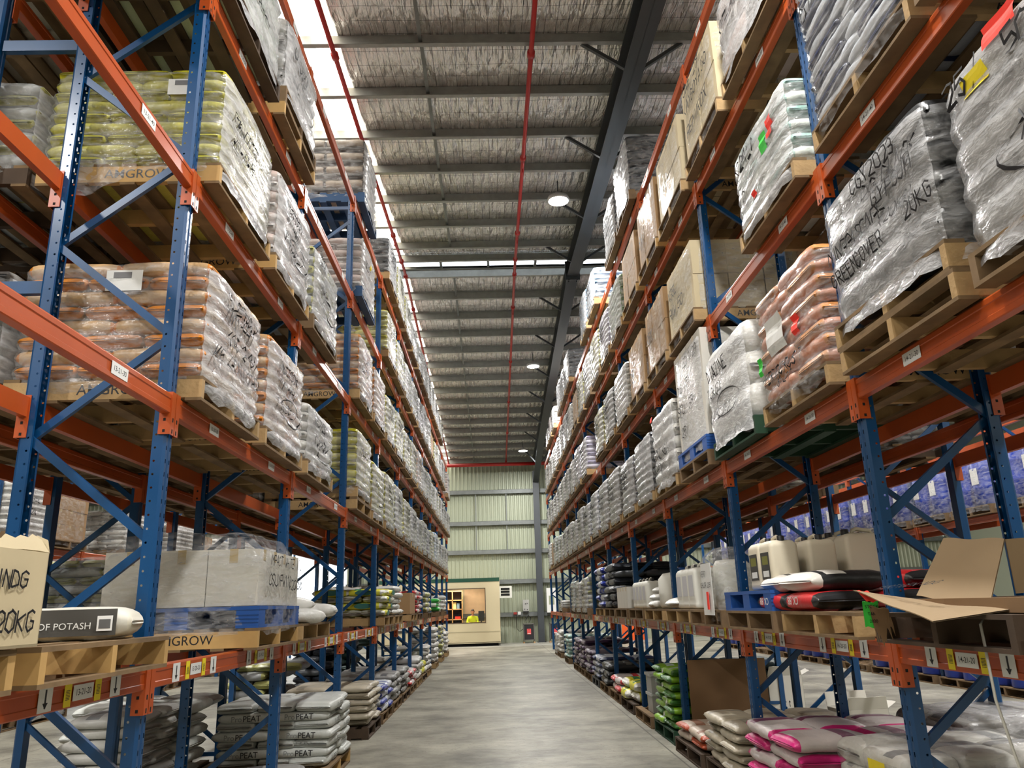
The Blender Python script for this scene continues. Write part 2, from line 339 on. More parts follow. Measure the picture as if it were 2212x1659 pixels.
    l.new(em.outputs[0], n['Material Output'].inputs[0]); n.remove(n['Principled BSDF'])
    i = 0
    for xa, xb in SKX:
        for ya, yb in ((YB, YR - .15), (YR + .65, YW)):
            i += 1
            obj('window_%d' % i, MB().add([(xa, ya, purz(ya) + .22), (xb, ya, purz(ya) + .22), (xb, yb, purz(yb) + .22), (xa, yb, purz(yb) + .22)], [(0, 3, 2, 1)]).mesh('skylight', [m]), kind='structure')
    # ridge vent
    mb = MB()
    mb.box(XW0, XW1, 17.62, 17.72, 9.95, 10.0).box(XW0, XW1, 17.6, 18.5, 10.32, 10.34)
    for q in range(38): mb.box(XW0 + q * 1.2, XW0 + q * 1.2 + .06, 17.62, 18.4, 10.0, 10.3)
    obj('trim_200', mb.mesh('ridge_vent', [GALV]), kind='structure')
    # yard outside the roller doors
    obj('yard_wall', MB().box(-26, -4, YW + 24, YW + 24.3, 0, 1.2).mesh('yard_wall', [mat('pale_wall', (210, 210, 205), .8)]), kind='structure')
setting()

def lamp(x, y, i):
    z = purz(y) - .42; t = empty('high_bay_light', (x, y, z))
    body = obj('housing', MB().lathe([(0, .16), (.06, .16), (.07, .10), (.2, .06), (.22, .0), (.2, -.02), (.19, -.02)], 24).mesh('housing', [mat('lamp_housing', (190, 190, 190), .4, .3)], True), t)
    obj('lens', MB().lathe([(0, -.018), (.19, -.018), (.19, -.012)], 24).mesh('lens', [mat('lamp_lens', (1, .97, .92), .5, emit=60)]), t)
    obj('hanger', MB().tube([(0, 0, .15), (0, 0, .42)], .012, 8).mesh('hanger', [STEEL]), t)
    ld = bpy.data.lights.new('lamp', 'AREA'); ld.shape = 'DISK'; ld.size = .38; ld.energy = LAMP_W; ld.color = LAMP_COL
    lo = bpy.data.objects.new('lamp_light', ld); C.objects.link(lo); lo.parent = t; lo.location = (0, 0, -.04)
    return t
ORD = ['nearest', 'second', 'third', 'fourth', 'fifth', 'sixth', 'seventh', 'eighth', 'ninth', 'tenth', 'eleventh', 'twelfth', 'thirteenth', 'fourteenth']
for i, (x, y) in enumerate(LAMPS):
    t = lamp(x, y, i)
    where = 'centre aisle' if x == 1.4 else ('left neighbouring aisle' if -8 < x < 0 else 'right neighbouring aisle' if 0 < x < 8 else 'far left side' if x < 0 else 'far right side')
    vis = {13.3: 'nearest and largest glowing', 23.6: 'middle glowing', 33.7: 'farthest, smallest glowing'}
    lab = (vis[y] + ' round lamp under the roof of the centre aisle') if x == 1.4 and y in vis else 'round high bay lamp under roof, %s, %s from front' % (where, ORD[int((y + 8) // 10)])
    tag(t, lab, 'lamp', 'high bay lamps')

# sprinkler pipes
def pipes():
    def run(x, dz, r, fit):
        mb = MB(); ys = [YB + .5, YR, YW - 1.4]; mb.tube([(x, y, purz(y) - dz) for y in ys], r, 12)
        return mb
    root = empty('sprinkler_pipework', (0.69, 20, 9.7)); tag(root, 'red sprinkler pipes, two long runs under the roof feeding a cross main', 'pipework')
    rr = lambda mb, nm: obj(nm, mb.mesh(nm, [REDPIPE], True), root, (-.69, -20, -9.7))
    rr(run(.69, .1, .035, 1), 'pipe'); rr(run(-2.06, .1, .035, 1), 'pipe')
    rr(MB().tube([(-2.6, YW - 1.4, 8.16), (2.7, YW - 1.4, 8.16)], .085, 14), 'main_pipe')
    for x in (.69, -2.06): rr(MB().tube([(x, YW - 1.4, purz(YW - 1.4) - .1), (x, YW - 1.4, 8.16)], .05, 10), 'riser')
    for x in (.69, -2.06):
        for y in (9.2, 12.2, 15.6, 17.2, 18.1, 20.0, 24, 28, 32):
            rr(MB().tube([(x, y - .05, purz(y) - .1), (x, y + .05, purz(y) - .1)], .055, 12), 'coupling')
            if y in (12.2, 15.6, 20.0, 24, 28): rr(MB().tube([(x, y + .3, purz(y) - .13), (x, y + .3, purz(y) - .21)], .012, 6), 'sprinkler_head')
pipes()

# ------------------------------------------------------------------ racking
XL, XR, YL1, YR1, PIT, DEP = -1.8195, 2.1636, 4.357, 4.401, 2.68, .84
LV = {0: 0, 20: 1.39, 30: 2.859, 40: 4.299, 50: 5.746, 60: 7.175}
TOP = 7.22
mp_ = bpy.data.materials.new('slotted_blue_post'); mp_.use_nodes = True
def post_mat():
    n = mp_.node_tree.nodes; l = mp_.node_tree.links; b = n['Principled BSDF']; b.inputs['Base Color'].default_value = lin((8, 66, 114)); b.inputs['Roughness'].default_value = .28
    tc = n.new('ShaderNodeTexCoord'); sp = n.new('ShaderNodeSeparateXYZ'); l.new(tc.outputs['Object'], sp.inputs[0])
    wz = math_node(n, l, 'ABSOLUTE', math_node(n, l, 'WRAP', sp.outputs['Z'], .0375, -.0375))
    ay = math_node(n, l, 'ABSOLUTE', sp.outputs['Y'])
    a1 = math_node(n, l, 'MULTIPLY', math_node(n, l, 'LESS_THAN', math_node(n, l, 'ABSOLUTE', math_node(n, l, 'SUBTRACT', ay, .025)), .005), math_node(n, l, 'LESS_THAN', wz, .012))
    a1 = math_node(n, l, 'MULTIPLY', a1, math_node(n, l, 'GREATER_THAN', sp.outputs['X'], .02))
    dx = math_node(n, l, 'ABSOLUTE', math_node(n, l, 'SUBTRACT', sp.outputs['X'], -.02))
    a2 = math_node(n, l, 'MULTIPLY', math_node(n, l, 'LESS_THAN', math_node(n, l, 'ADD', math_node(n, l, 'MULTIPLY', dx, dx), math_node(n, l, 'MULTIPLY', wz, wz)), .00004), math_node(n, l, 'GREATER_THAN', ay, .044))
    tr = n.new('ShaderNodeBsdfTransparent'); mx = n.new('ShaderNodeMixShader'); l.new(math_node(n, l, 'MAXIMUM', a1, a2), mx.inputs[0]); l.new(b.outputs[0], mx.inputs[1]); l.new(tr.outputs[0], mx.inputs[2]); l.new(mx.outputs[0], n['Material Output'].inputs[0])
post_mat()
PROF = [(-.04, -.03), (-.04, -.047), (.02, -.047), (.035, -.036), (.035, -.012), (.027, -.008), (.027, .008), (.035, .012), (.035, .036), (.02, .047), (-.04, .047), (-.04, .03)]
def post_mesh():
    mb = MB(); vs = [(x, y, z) for z in (0, TOP) for x, y in PROF]; q = len(PROF); mb.add(vs, [(i, i + 1, q + i + 1, q + i) for i in range(q - 1)]); return mb.mesh('upright_post', [mp_])
def post_far():
    mb = MB(); poly = [PROF[1], PROF[2], PROF[3], PROF[4], PROF[5], PROF[6], PROF[7], PROF[8], PROF[9], PROF[10]]; mb.prism(poly, 0, TOP); return mb.mesh('upright_post', [STEELBLUE])
POST, POSTF = post_mesh(), post_far()
FOOT = MB().box(-.08, .06, -.07, .07, 0, .008).box(.035, .045, -.05, .05, 0, .06).mesh('base_plate', [STEELBLUE])
def brace_mesh():
    mb = MB(); xf, xr = -.05, -DEP + .05; z = .23; side = 0
    nodes = [(xf if i % 2 else xr, .23 + .6 * i) for i in range(13)]
    mb.bar((xf, 0, .12), (xr, 0, .12), .045, .03); 
    for i, ((a, b), (c, d)) in enumerate(zip(nodes, nodes[1:])):
        if max(b, d) > TOP: break
        mb.bar((a, .012 * (-1) ** i, b), (c, .012 * (-1) ** i, d), .045, .028)
    mb.bar((xf, 0, TOP - .2), (xr, 0, TOP - .2), .045, .03); return mb.mesh('frame_brace', [STEELBLUE])
BRACE = brace_mesh()
BL = PIT - .10
def beam_mb(mb, o=0.):
    # stepped box beam, outer face +x, top z=0, running y 0..BL
    sec = [(-.045, 0), (0, 0), (.004, -.008), (.004, -.03), (0, -.034), (0, -.082), (.004, -.086), (.004, -.11), (0, -.115), (-.045, -.115)]
    k = len(sec); vs = [(x + o, y, z) for y in (0, BL) for x, z in sec]
    return mb.add(vs, [tuple(range(k)), tuple(range(2 * k - 1, k - 1, -1))] + [(i, k + i, k + (i + 1) % k, (i + 1) % k) for i in range(k)])
BEAM = beam_mb(MB()).mesh('beam', [ORANGE])
def conn_mb(mb, s, y):
    # connector: face plate wraps the post corner, with bolt marks
    a, b = sorted((y, y + s * .006)); mb.box(-.055, .012, a, b, -.235, .012)
    a, b = sorted((y, y - s * .046)); mb.box(.006, .012, a, b, -.235, .012)
    return mb
CONN = [None, None]
for i, (s, y) in enumerate(((1, 0), (-1, BL))):
    mb = conn_mb(MB(), s, y)
    for z in (-.15, -.215):
        a, b = sorted((y - s * .03, y - s * .016)); mb.box(.012, .0128, a, b, z - .012, z + .012, 1)
        a, b = sorted((y + s * .006, y + s * .0072)); mb.box(-.03, -.016, a, b, z - .008, z + .008, 1); a, b = sorted((y - s * .0002, y - s * .001)); mb.box(-.03, -.016, a, b, z - .008, z + .008, 1)
    CONN[i] = mb.mesh('beam_connector', [ORANGE, BLACK])
mb = beam_mb(MB()); conn_mb(mb, 1, 0); conn_mb(mb, -1, BL); BEAMF = mb.mesh('beam', [ORANGE])
STICK = MB().box(0, .0015, -.085, .085, -.032, .032).mesh('location_label', [WHITE])
STICKA = MB().box(0, .0015, -.05, .05, -.05, .05).box(.0015, .002, -.006, .006, -.036, .036, 1).add([(.002, -.02, -.015), (.002, .02, -.015), (.002, 0, -.04)], [(0, 1, 2)], 1).mesh('arrow_label', [WHITE, INK])
mb = MB().box(0, .0015, -.028, .028, -.05, .05)
for q in range(7): mb.box(.0015, .002, -.016, .016, -.022 + q * .006, -.0195 + q * .006, 1)
STICKY = mb.mesh('barcode_label', [YELTAG, INK])

def rack(name, xf, side, y1, ks, levels, label, near=0, row=None, rear=True, skip=()):
    """side +1: aisle face looks to +x (left racks); -1: looks to -x"""
    root = empty('pallet_rack', (xf, y1, 0)); tag(root, label, 'pallet rack', 'rows of pallet racking')
    R = (0, 0, 0 if side > 0 else PI); s = side
    def put(nm, me, u, y, z, par=root, flip=False, **k):
        return obj(nm, me, par, (-s * u, y - y1, z), (0, 0, (R[2] + (PI if flip else 0))), **k)
    for k in ks:
        y = y1 + (k - 1) * PIT
        pm = POST if k <= near else POSTF
        for u, fl in ((.045, False), (DEP - .045, True)):
            p_ = put('upright_post', pm, u, y, 0, flip=fl)
            if k <= 5: obj('base_plate', FOOT, p_)
        put('frame_brace', BRACE, 0, y, 0)
    for k in list(ks)[:-1]:
        y = y1 + (k - 1) * PIT + .05
        for lv in levels:
            if (lv, k) in skip: continue
            for u, rr in ((0.0, False), (DEP, True)):
                if rr and not rear: continue
                flip = (s < 0) != rr
                yy = y + (BL if flip else 0)
                nr = (k <= near)
                b_ = obj('rear_beam' if rr else 'beam', BEAM if nr else BEAMF, root, (-s * u, yy - y1, LV[lv]), (0, 0, PI if flip else 0))
                if nr:
                    obj('beam_connector', CONN[0], b_); obj('beam_connector', CONN[1], b_)
                if row and not rr and k <= 7:
                    for h in (0, 1):
                        num = 22 - 2 * k - h if True else 0
                        cyl = .65 + h * 1.35 - .05   # near-side distance from frame k (world)
                        num = {0: (22, 21)}.get(k, (22 - 2 * k, 21 - 2 * k))[h]
                        ly = cyl if not flip else BL - cyl
                        lab = obj('location_label', STICK, b_, (.0045, ly, -.058))
                        if k <= 4: obj('lettering', textmesh('%d-%d-%d' % (row, num, lv), .037, INK, .002), lab, (.002, 0, 0), (PI / 2, 0, PI / 2))
                        if lv == 20:
                            for dy, mm, nm in ((-.3, STICKA, 'arrow_label'), (-.13, STICKY, 'barcode_label'), (.13, STICKY, 'barcode_label'), (.3, STICKA, 'arrow_label')):
                                obj(nm, mm, b_, (.0045, ly + dy, -.058))
    return root
ALLV = (20, 30, 40, 50, 60)
rackL = rack('L', XL, 1, YL1, range(0, 12), ALLV, 'long blue and orange pallet rack lining the left of the aisle', 5, 13)
rackR = rack('R', XR, -1, YR1, range(0, 12), ALLV, 'long blue and orange pallet rack lining the right of the aisle', 5, 14)
rackLB = rack('LB', XL - 2 * DEP - .48, -1, YL1, range(1, 12), ALLV, 'pallet rack standing back to back behind the left aisle rack', 0)
rackRB = rack('RB', XR + 2 * DEP + .5, 1, YR1, range(1, 12), ALLV, 'pallet rack standing back to back behind the right aisle rack', 0)
rackLF = rack('LF', -7.75, 1, YL1, range(3, 12), (20, 30, 40), 'pallet rack across the next aisle on the left, seen through gaps', 0)
rackRF = rack('RF', 8.25, -1, YR1, range(3, 12), (20, 30, 40), 'pallet rack with blue drums across the next aisle on the right', 0)
for rk, xa, xb in ((rackLB, XL - DEP, XL - DEP - .48), (rackRB, XR + DEP, XR + DEP + .5)):
    for k in range(1, 12):
        for z in (3.55, 5.27):
            y = YL1 + (k - 1) * PIT if xa < 0 else YR1 + (k - 1) * PIT
            obj('row_spacer', MB().box(min(xa, xb), max(xa, xb), y - .02, y + .02, z - .04, z + .04).mesh('row_spacer', [STEELBLUE]), rk, (-rk.location.x, -rk.location.y, 0))

# ------------------------------------------------------------------ pallets
def pal_parts():
    top = MB(); bot = MB()
    for i in range(7): x = -.5825 + i * (1.165 - .095) / 6; top.box(x, x + .095, -.5825, .5825, .13, .15)
    for i, x in enumerate((-.5825, -.35, -.0475, .255, .4875)): bot.box(x, x + .095, -.5825, .5825, 0, .018)
    br = [MB().box(-.5825, .5825, y - .022, y + .022, .018, .13) for y in (-.56, 0, .56)]
    return top, bot, br
_t, _b, _br = pal_parts()
PT = _t.mesh('top_deck', [WOOD]); PBt = _b.mesh('bottom_deck', [WOOD]); PBR = [b.mesh('bearer', [WOOD]) for b in _br]
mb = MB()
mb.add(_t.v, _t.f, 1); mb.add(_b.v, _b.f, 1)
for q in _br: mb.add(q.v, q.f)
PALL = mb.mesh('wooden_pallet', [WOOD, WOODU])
mb = MB()   # plastic pallet: nine feet, ribs
mb.box(-.5825, .5825, -.5825, .5825, .125, .15)
for x in (-.5, 0, .5):
    for y in (-.5, 0, .5): mb.box(x - .08, x + .08, y - .08, y + .08, .02, .125)
    mb.box(x - .08, x + .08, -.5825, .5825, 0, .02)
for y in (-.58, .58):
    for x in (-.5, 0, .5):
        for z in (.04, .065, .09): mb.box(x - .082, x + .082, y - .004, y + .004, z, z + .008)
PPLA = mb.mesh('plastic_pallet', [PBLUE])
WM = {'w': WOOD, 'y': WOODY, 'o': WOODO, 'd': WOODD, 'b': PBLUE, 'k': PBLK, 'g': PGRN, 'B': mat('worn_blue_pallet_paint', (30, 66, 104), .7, var=.3)}
WN = {'w': 'new pine', 'y': 'yellow pine', 'o': 'weathered wooden', 'd': 'dark old wooden', 'b': 'blue plastic', 'k': 'black plastic', 'g': 'dark green wooden', 'B': 'worn blue wooden'}
LN = {0: 'floor', 20: 'first beam level', 30: 'second beam level', 40: 'third beam level', 50: 'fourth beam level', 60: 'top beam level'}
RN = {'L': 'left aisle rack', 'R': 'right aisle rack', 'LB': 'rack behind left rack', 'RB': 'rack behind right rack', 'LF': 'far left rack', 'RF': 'far right rack'}
RX = {'L': (XL, 1, YL1), 'R': (XR, -1, YR1), 'LB': (XL - 2 * DEP - .48, -1, YL1), 'RB': (XR + 2 * DEP + .5, 1, YR1), 'LF': (-7.75, 1, YL1), 'RF': (8.25, -1, YR1)}
def where(rk, lv, k, h): return '%s, %s, %s bay, %s half' % (RN[rk], LN[lv], ORD[k] if k else 'nearest', ('near', 'far')[h])
def slot(rk, lv, k, h, dx=0, dy=0):
    x, s, y1 = RX[rk]; return (x - s * (.47 + dx), y1 + (k - 1) * PIT + .68 + h * 1.32 + dy, LV[lv] + (.002 if lv else 0)), s
def pallet(kind, loc, s, wh, detail=False, text=False, extra=''):
    me = PPLA if kind in 'bk' else PALL
    m = WM[kind]; lab = '%s pallet%s, %s' % (WN[kind], extra, wh)
    if not detail or kind in 'bk':
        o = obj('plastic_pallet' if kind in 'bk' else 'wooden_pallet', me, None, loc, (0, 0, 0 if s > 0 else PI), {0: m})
        return tag(o, lab, 'pallet', 'pallets')
    t = empty('wooden_pallet', loc, 0 if s > 0 else PI); tag(t, lab, 'pallet', 'pallets')
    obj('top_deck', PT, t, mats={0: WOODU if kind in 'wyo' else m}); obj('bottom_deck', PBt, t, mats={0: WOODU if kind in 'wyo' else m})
    for i, b in enumerate(PBR):
        bb = obj('bearer', b, t, mats={0: m})
        if text and i == (0 if s > 0 else 2):
            sg = -1 if s > 0 else 1
            obj('lettering', textmesh('AMGROW', .09, INK, .003), bb, (0.06 * s, sg * .5825, .074), (PI / 2, 0, 0 if sg < 0 else PI))
    return t

# ------------------------------------------------------------------ sacks
def sack_mb(L, W, H, seed, brick=False, nu=14, nv=14, endf=.16):
    mb = MB(); vs = []; sd = seed * 7.3
    for i in range(nu + 1):
        t = -1 + 2 * i / nu; t = math.sin(t * PI / 2) * .6 + t * .4 if not brick else math.sin(t * PI / 2)
        e = abs(t)
        hh = H / 2 * max(.10, (1 - e ** (10 if brick else 5)) ** .45); ww = W / 2 * (1 - (.10 if brick else .07) * e ** 5)
        for j in range(nv):
            a = 2 * PI * j / nv; ca, sa = math.cos(a), math.sin(a); ex = .42 if brick else .62
            y = ww * math.copysign(abs(ca) ** ex, ca); z = hh * math.copysign(abs(sa) ** ex, sa)
            p = Vector((t * L / 2, y, z)); q = noise.noise(Vector((p.x * 6 + sd, p.y * 6, p.z * 9 + sd))) * .014 + noise.noise(Vector((p.x * 17, p.y * 17 + sd, p.z * 17))) * .005
            d = Vector((0, y, z)).normalized() if (y or z) else Vector((0, 0, 1)); p += d * q; p.z += H / 2 * .96
            vs.append(tuple(p))
    mb.v = vs
    for i in range(nu):
        t = abs(-1 + 2 * (i + .5) / nu)
        for j in range(nv):
            mi = 1 if t > 1 - endf * 2 else (2 if (.10 < t < .5 and i < nu / 2 and nv // 8 <= j <= nv * 3 // 8) else 0)
            mb.f.append((i * nv + j, i * nv + (j + 1) % nv, (i + 1) * nv + (j + 1) % nv, (i + 1) * nv + j)); mb.m.append(mi)
    mb.f.append(tuple(range(nv))); mb.m.append(1); mb.f.append(tuple(nu * nv + nv - 1 - j for j in range(nv))); mb.m.append(1)
    return mb
# five to a layer: (x, y, along-y?) with sizes for a 1.12 x 1.08 footprint
def layer(o, A=1.12, B=1.10):
    w_ = A / 3; l_ = B - A / 2 * .8; r = []
    l_ = B * .58; ww = B - l_
    sg = 1 if o % 2 else -1
    for i in (-1, 0, 1): r.append((i * w_, sg * (B / 2 - l_ / 2), True, l_, w_))
    for i in (-1, 1): r.append((i * A / 4, -sg * (B / 2 - ww / 2), False, A / 2, ww))
    return r
SK = {}
def sackmesh(L, W, H, v, brick):
    k = (round(L, 2), round(W, 2), round(H, 3), v, brick)
    if k not in SK: SK[k] = sack_mb(L * 1.03, W * 1.03, H * 1.12, v + L * 3, brick).mesh('sack', [WHITE, WHITE, WHITE], True)
    return SK[k]
PV = {}
def pvc(name, c, rough=.38, bump=.35): return mat('sack_' + name, c, rough, bump=bump, bscale=14, var=.08, vscale=5, spec=.5, bdist=.03)
ST = {  # style: body, ends, print, description
 'yel': ((196, 190, 92), (180, 174, 30), (190, 186, 90), 'yellow-ended sacks'), 'amb': ((196, 160, 116), (204, 124, 26), (180, 140, 96), 'amber-ended sacks'),
 'wht': ((218, 216, 210), (206, 204, 198), (150, 150, 150), 'white sacks'), 'slv': ((176, 178, 178), (190, 188, 120), (120, 120, 120), 'silvery sacks'),
 'gry': ((150, 148, 144), (120, 118, 116), (90, 90, 92), 'grey sacks'), 'dgr': ((74, 78, 84), (50, 54, 62), (176, 178, 180), 'charcoal sacks'),
 'blu': ((150, 182, 208), (120, 164, 204), (210, 220, 226), 'pale blue sacks'), 'nav': ((186, 190, 198), (38, 48, 82), (110, 120, 140), 'navy-ended sacks'),
 'pur': ((204, 198, 216), (178, 168, 204), (150, 140, 180), 'lilac sacks'), 'grn': ((176, 186, 168), (110, 142, 96), (90, 110, 86), 'green-tinted sacks'),
 'ter': ((204, 136, 104), (196, 132, 76), (190, 120, 90), 'terracotta sacks'), 'ros': ((206, 186, 178), (196, 190, 186), (170, 120, 110), 'rose-white sacks'),
 'gra': ((170, 156, 140), (70, 66, 64), (96, 88, 80), 'tan and black sacks'), 'aqu': ((206, 212, 204), (150, 184, 176), (140, 170, 160), 'aqua-ended sacks'),
 'tea': ((62, 78, 78), (44, 64, 60), (90, 100, 98), 'dark teal sacks'), 'blk': ((44, 46, 48), (30, 32, 34), (120, 116, 108), 'black sacks'),
 'bei': ((188, 178, 158), (172, 162, 142), (150, 142, 126), 'beige sacks'), 'pnk': ((206, 196, 194), (206, 40, 120), (120, 60, 90), 'magenta and silver sacks'),
 'lim': ((128, 176, 40), (58, 104, 44), (170, 190, 180), 'lime green sacks'), 'org': ((196, 180, 164), (176, 78, 46), (150, 110, 90), 'orange-ended sacks'),
 'yws': ((226, 218, 60), (214, 212, 204), (60, 140, 90), 'bright yellow sacks'), 'bws': ((206, 210, 216), (36, 52, 140), (40, 56, 150), 'blue and white sacks'),
 'pea': ((204, 206, 200), (190, 192, 186), (196, 198, 192), 'peat sacks'), 'rws': ((214, 206, 204), (190, 50, 50), (190, 60, 60), 'red and white sacks'),
 'gws': ((206, 214, 200), (60, 170, 70), (60, 150, 70), 'green and white sacks'), 'plm': ((150, 140, 150), (66, 44, 72), (80, 60, 90), 'plum and silver sacks')}
def smats(st):
    b, e, p_, _ = ST[st]; return {0: pvc(st + '_body', b), 1: pvc(st + '_end', e), 2: pvc(st + '_print', p_)}

def dispf(seed, n, H, amp=1.):
    def d(x, y, z):
        bl = abs(math.sin(PI * z / (H / n))) ** .7 if n else 0
        v = Vector((x * 2.6 + seed * 5, y * 2.6, z * 2.6))
        return amp * (.028 * bl + .016 * noise.noise(v) + .007 * noise.noise(v * 3.1) + .003 * noise.noise(v * 8)) + .012
    return d
def wrap_mb(A, B, H, n, seed, skirt=.10, amp=1., dome=.04, NR=48, res=2):
    """film shell round a load of size A (x) x B (y) x H"""
    d = dispf(seed, n, H, amp); mb = MB(); nz = max(8, int(n * 4) if n else 14)
    base = []
    r = .06
    per = []
    k = NR // 4
    for q in range(4):
        for i in range(k):
            t = i / k
            a0 = [(1, -1), (1, 1), (-1, 1), (-1, -1)][q]; a1 = [(1, 1), (-1, 1), (-1, -1), (1, -1)][q]
            tt = (t - .5) * 1.0 + .5
            x = (a0[0] + (a1[0] - a0[0]) * tt) * A / 2; y = (a0[1] + (a1[1] - a0[1]) * tt) * B / 2
            per.append((x, y, q))
    def outn(x, y):
        px = (abs(x) / (A / 2)) ** 14; py_ = (abs(y) / (B / 2)) ** 14; v = Vector((math.copysign(px, x), math.copysign(py_, y), 0)); return v.normalized()
    rings = []
    zs = [-skirt + (H + skirt) * i / nz for i in range(nz + 1)]
    for z in zs:
        ring = []
        for x, y, q in per:
            nrm = outn(x, y); cf = (abs(x) / (A / 2)) ** 10 * (abs(y) / (B / 2)) ** 10
            o = d(x, y, z) - .035 * cf; tp = max(0, (z - H + .09) / .09); o -= .05 * tp ** 2
            zz = z + (.045 * noise.noise(Vector((x * 5 + seed, y * 5, 9))) if z < -skirt + .02 else 0) + (.03 * noise.noise(Vector((x * 3, y * 3 + seed, 5))) if tp > .5 else 0)
            ring.append((x + nrm.x * o, y + nrm.y * o, zz))
        rings.append(ring)
    for f, dz in ((.8, dome * .7), (.45, dome), (.0, dome)):
        rings.append([(x * f, y * f, H + dz + .03 * noise.noise(Vector((x * f * 4 + seed, y * f * 4, 1)))) for x, y, q in per])
    N = len(per); mb.v = [v for g in rings for v in g]
    for i in range(len(rings) - 1):
        for j in range(N):
            j2 = (j + 1) % N; q = per[j][2]
            mb.f.append((i * N + j, i * N + j2, (i + 1) * N + j2, (i + 1) * N + j)); mb.m.append(1 if (q in (0, 2) and i < nz) else 0)
    return mb, d
def scrib(mb, A, d, lines, seed):
    surf = lambda y, z: A / 2 + d(A / 2, y, z) + .004
    for (t, y, z, h) in lines: hand(mb, t, y, z, h, surf, seed=seed + len(t))
    return surf

NEARW = {}; FARW = {}
def near_sackload(st, loc, s, wh, n=8, H=1.05, write=None, stickers=(), sheet=None, op=None, A=1.12, B=1.10, seed=0, cat='sacks', fm=None):
    t = empty('wrapped_sack_load', loc, 0 if s > 0 else PI)
    tag(t, 'film-wrapped %s, %s' % (ST[st][3], wh), 'wrapped sacks', 'wrapped sack loads')
    mm = smats(st); h = H / n
    for i in range(n):
        for (x, y, al, L, W) in layer(i, A, B):
            v = (i * 5 + int(x * 3) + seed) % 3
            obj('sack', sackmesh(L, W, h, v, True), t, (x, y, i * h), (0, 0, (PI / 2 if al else 0) + (PI if v == 1 else 0)), mm)
    key = (n, H, seed % 4, A, B)
    if key not in NEARW: mb, d = wrap_mb(A, B, H, n, seed % 4 + 1); NEARW[key] = (mb.mesh('stretch_wrap', [FILM, FILMD], True), d)
    me, d = NEARW[key]
    obj('stretch_wrap', me, t, mats=fm)
    surf = lambda y, z: A / 2 + d(A / 2, y, z) + .004
    if write:
        mb = MB(); scrib(mb, A, d, write, seed)
        if seed % 2 == 0: loop(mb, .05, H * .3, .3, .1, surf)
        obj('handwriting', mb.mesh('handwriting', [INK]), t)
    for (y, z, wy, hz, m) in stickers:
        mb = MB(); 
        g = [(y + wy * i / 4, z + hz * j / 4) for j in range(5) for i in range(5)]
        mb.add([(surf(a, b) + .003, a, b) for a, b in g], [(j * 5 + i, j * 5 + i + 1, j * 5 + i + 6, j * 5 + i + 5) for j in range(4) for i in range(4)])
        st_ = obj('sticker', mb.mesh('sticker', [m]), t)
    if sheet:   # printed sheet on the camera-facing side
        x, z, wx, hz = sheet; sg = -1 if s > 0 else 1; yy = sg * (B / 2 + .045)
        mb = MB().add([(x, yy, z), (x + wx, yy, z), (x + wx, yy, z + hz), (x, yy, z + hz)], [(0, 1, 2, 3)]).add([(x + wx * .2, yy + sg * .002, z + hz * .6), (x + wx * .7, yy + sg * .002, z + hz * .6), (x + wx * .7, yy + sg * .002, z + hz * .9), (x + wx * .2, yy + sg * .002, z + hz * .9)], [(0, 1, 2, 3)], 1)
        obj('printed_sheet', mb.mesh('sheet', [WHITE, mat('grey_print', (110, 110, 112), .6)]), t)
    return t
def far_sackload(st, loc, s, wh, n=8, H=1.1, seed=0):
    key = (n, H, seed % 3)
    if key not in FARW:
        mb, d = wrap_mb(1.12, 1.10, H, n, seed % 3 + 11, NR=24); h = H / n
        for i in range(n):
            for (x, y, al, L, W) in layer(i):
                sm = sack_mb(L * 1.03, W * 1.03, h * 1.12, i % 3, True, 8, 8); c, s_ = (0, 1) if al else (1, 0)
                mb.v, o = mb.v, len(mb.v)
                mb.v += [(x + a * c - b * s_, y + a * s_ + b * c, z + i * h) for a, b, z in sm.v]
                mb.f += [tuple(q + o for q in f) for f in sm.f]; mb.m += [q + 2 for q in sm.m]
        if True:
            surf = lambda y, z: .56 + d(.56, y, z) + .004
            tm = MB(); r = random.Random(seed)
            hand(tm, ''.join(r.choice('ABDEGNPRSX0458') for _ in range(7)), -.42, H * .62, .1, surf, seed=seed); hand(tm, ''.join(r.choice('NPKX02458-') for _ in range(6)), -.4, H * .4, .1, surf, seed=seed + 1)
            mb.add(tm.v, tm.f, 5)
        FARW[key] = mb.mesh('wrapped_sack_load', [FILM, FILMD, WHITE, WHITE, WHITE, INK], True)
    mm = smats(st)
    o = obj('wrapped_sack_load', FARW[key], None, loc, (0, 0, 0 if s > 0 else PI), {2: mm[0], 3: mm[1], 4: mm[2]})
    return tag(o, 'film-wrapped %s, %s' % (ST[st][3], wh), 'wrapped sacks', 'wrapped sack loads')

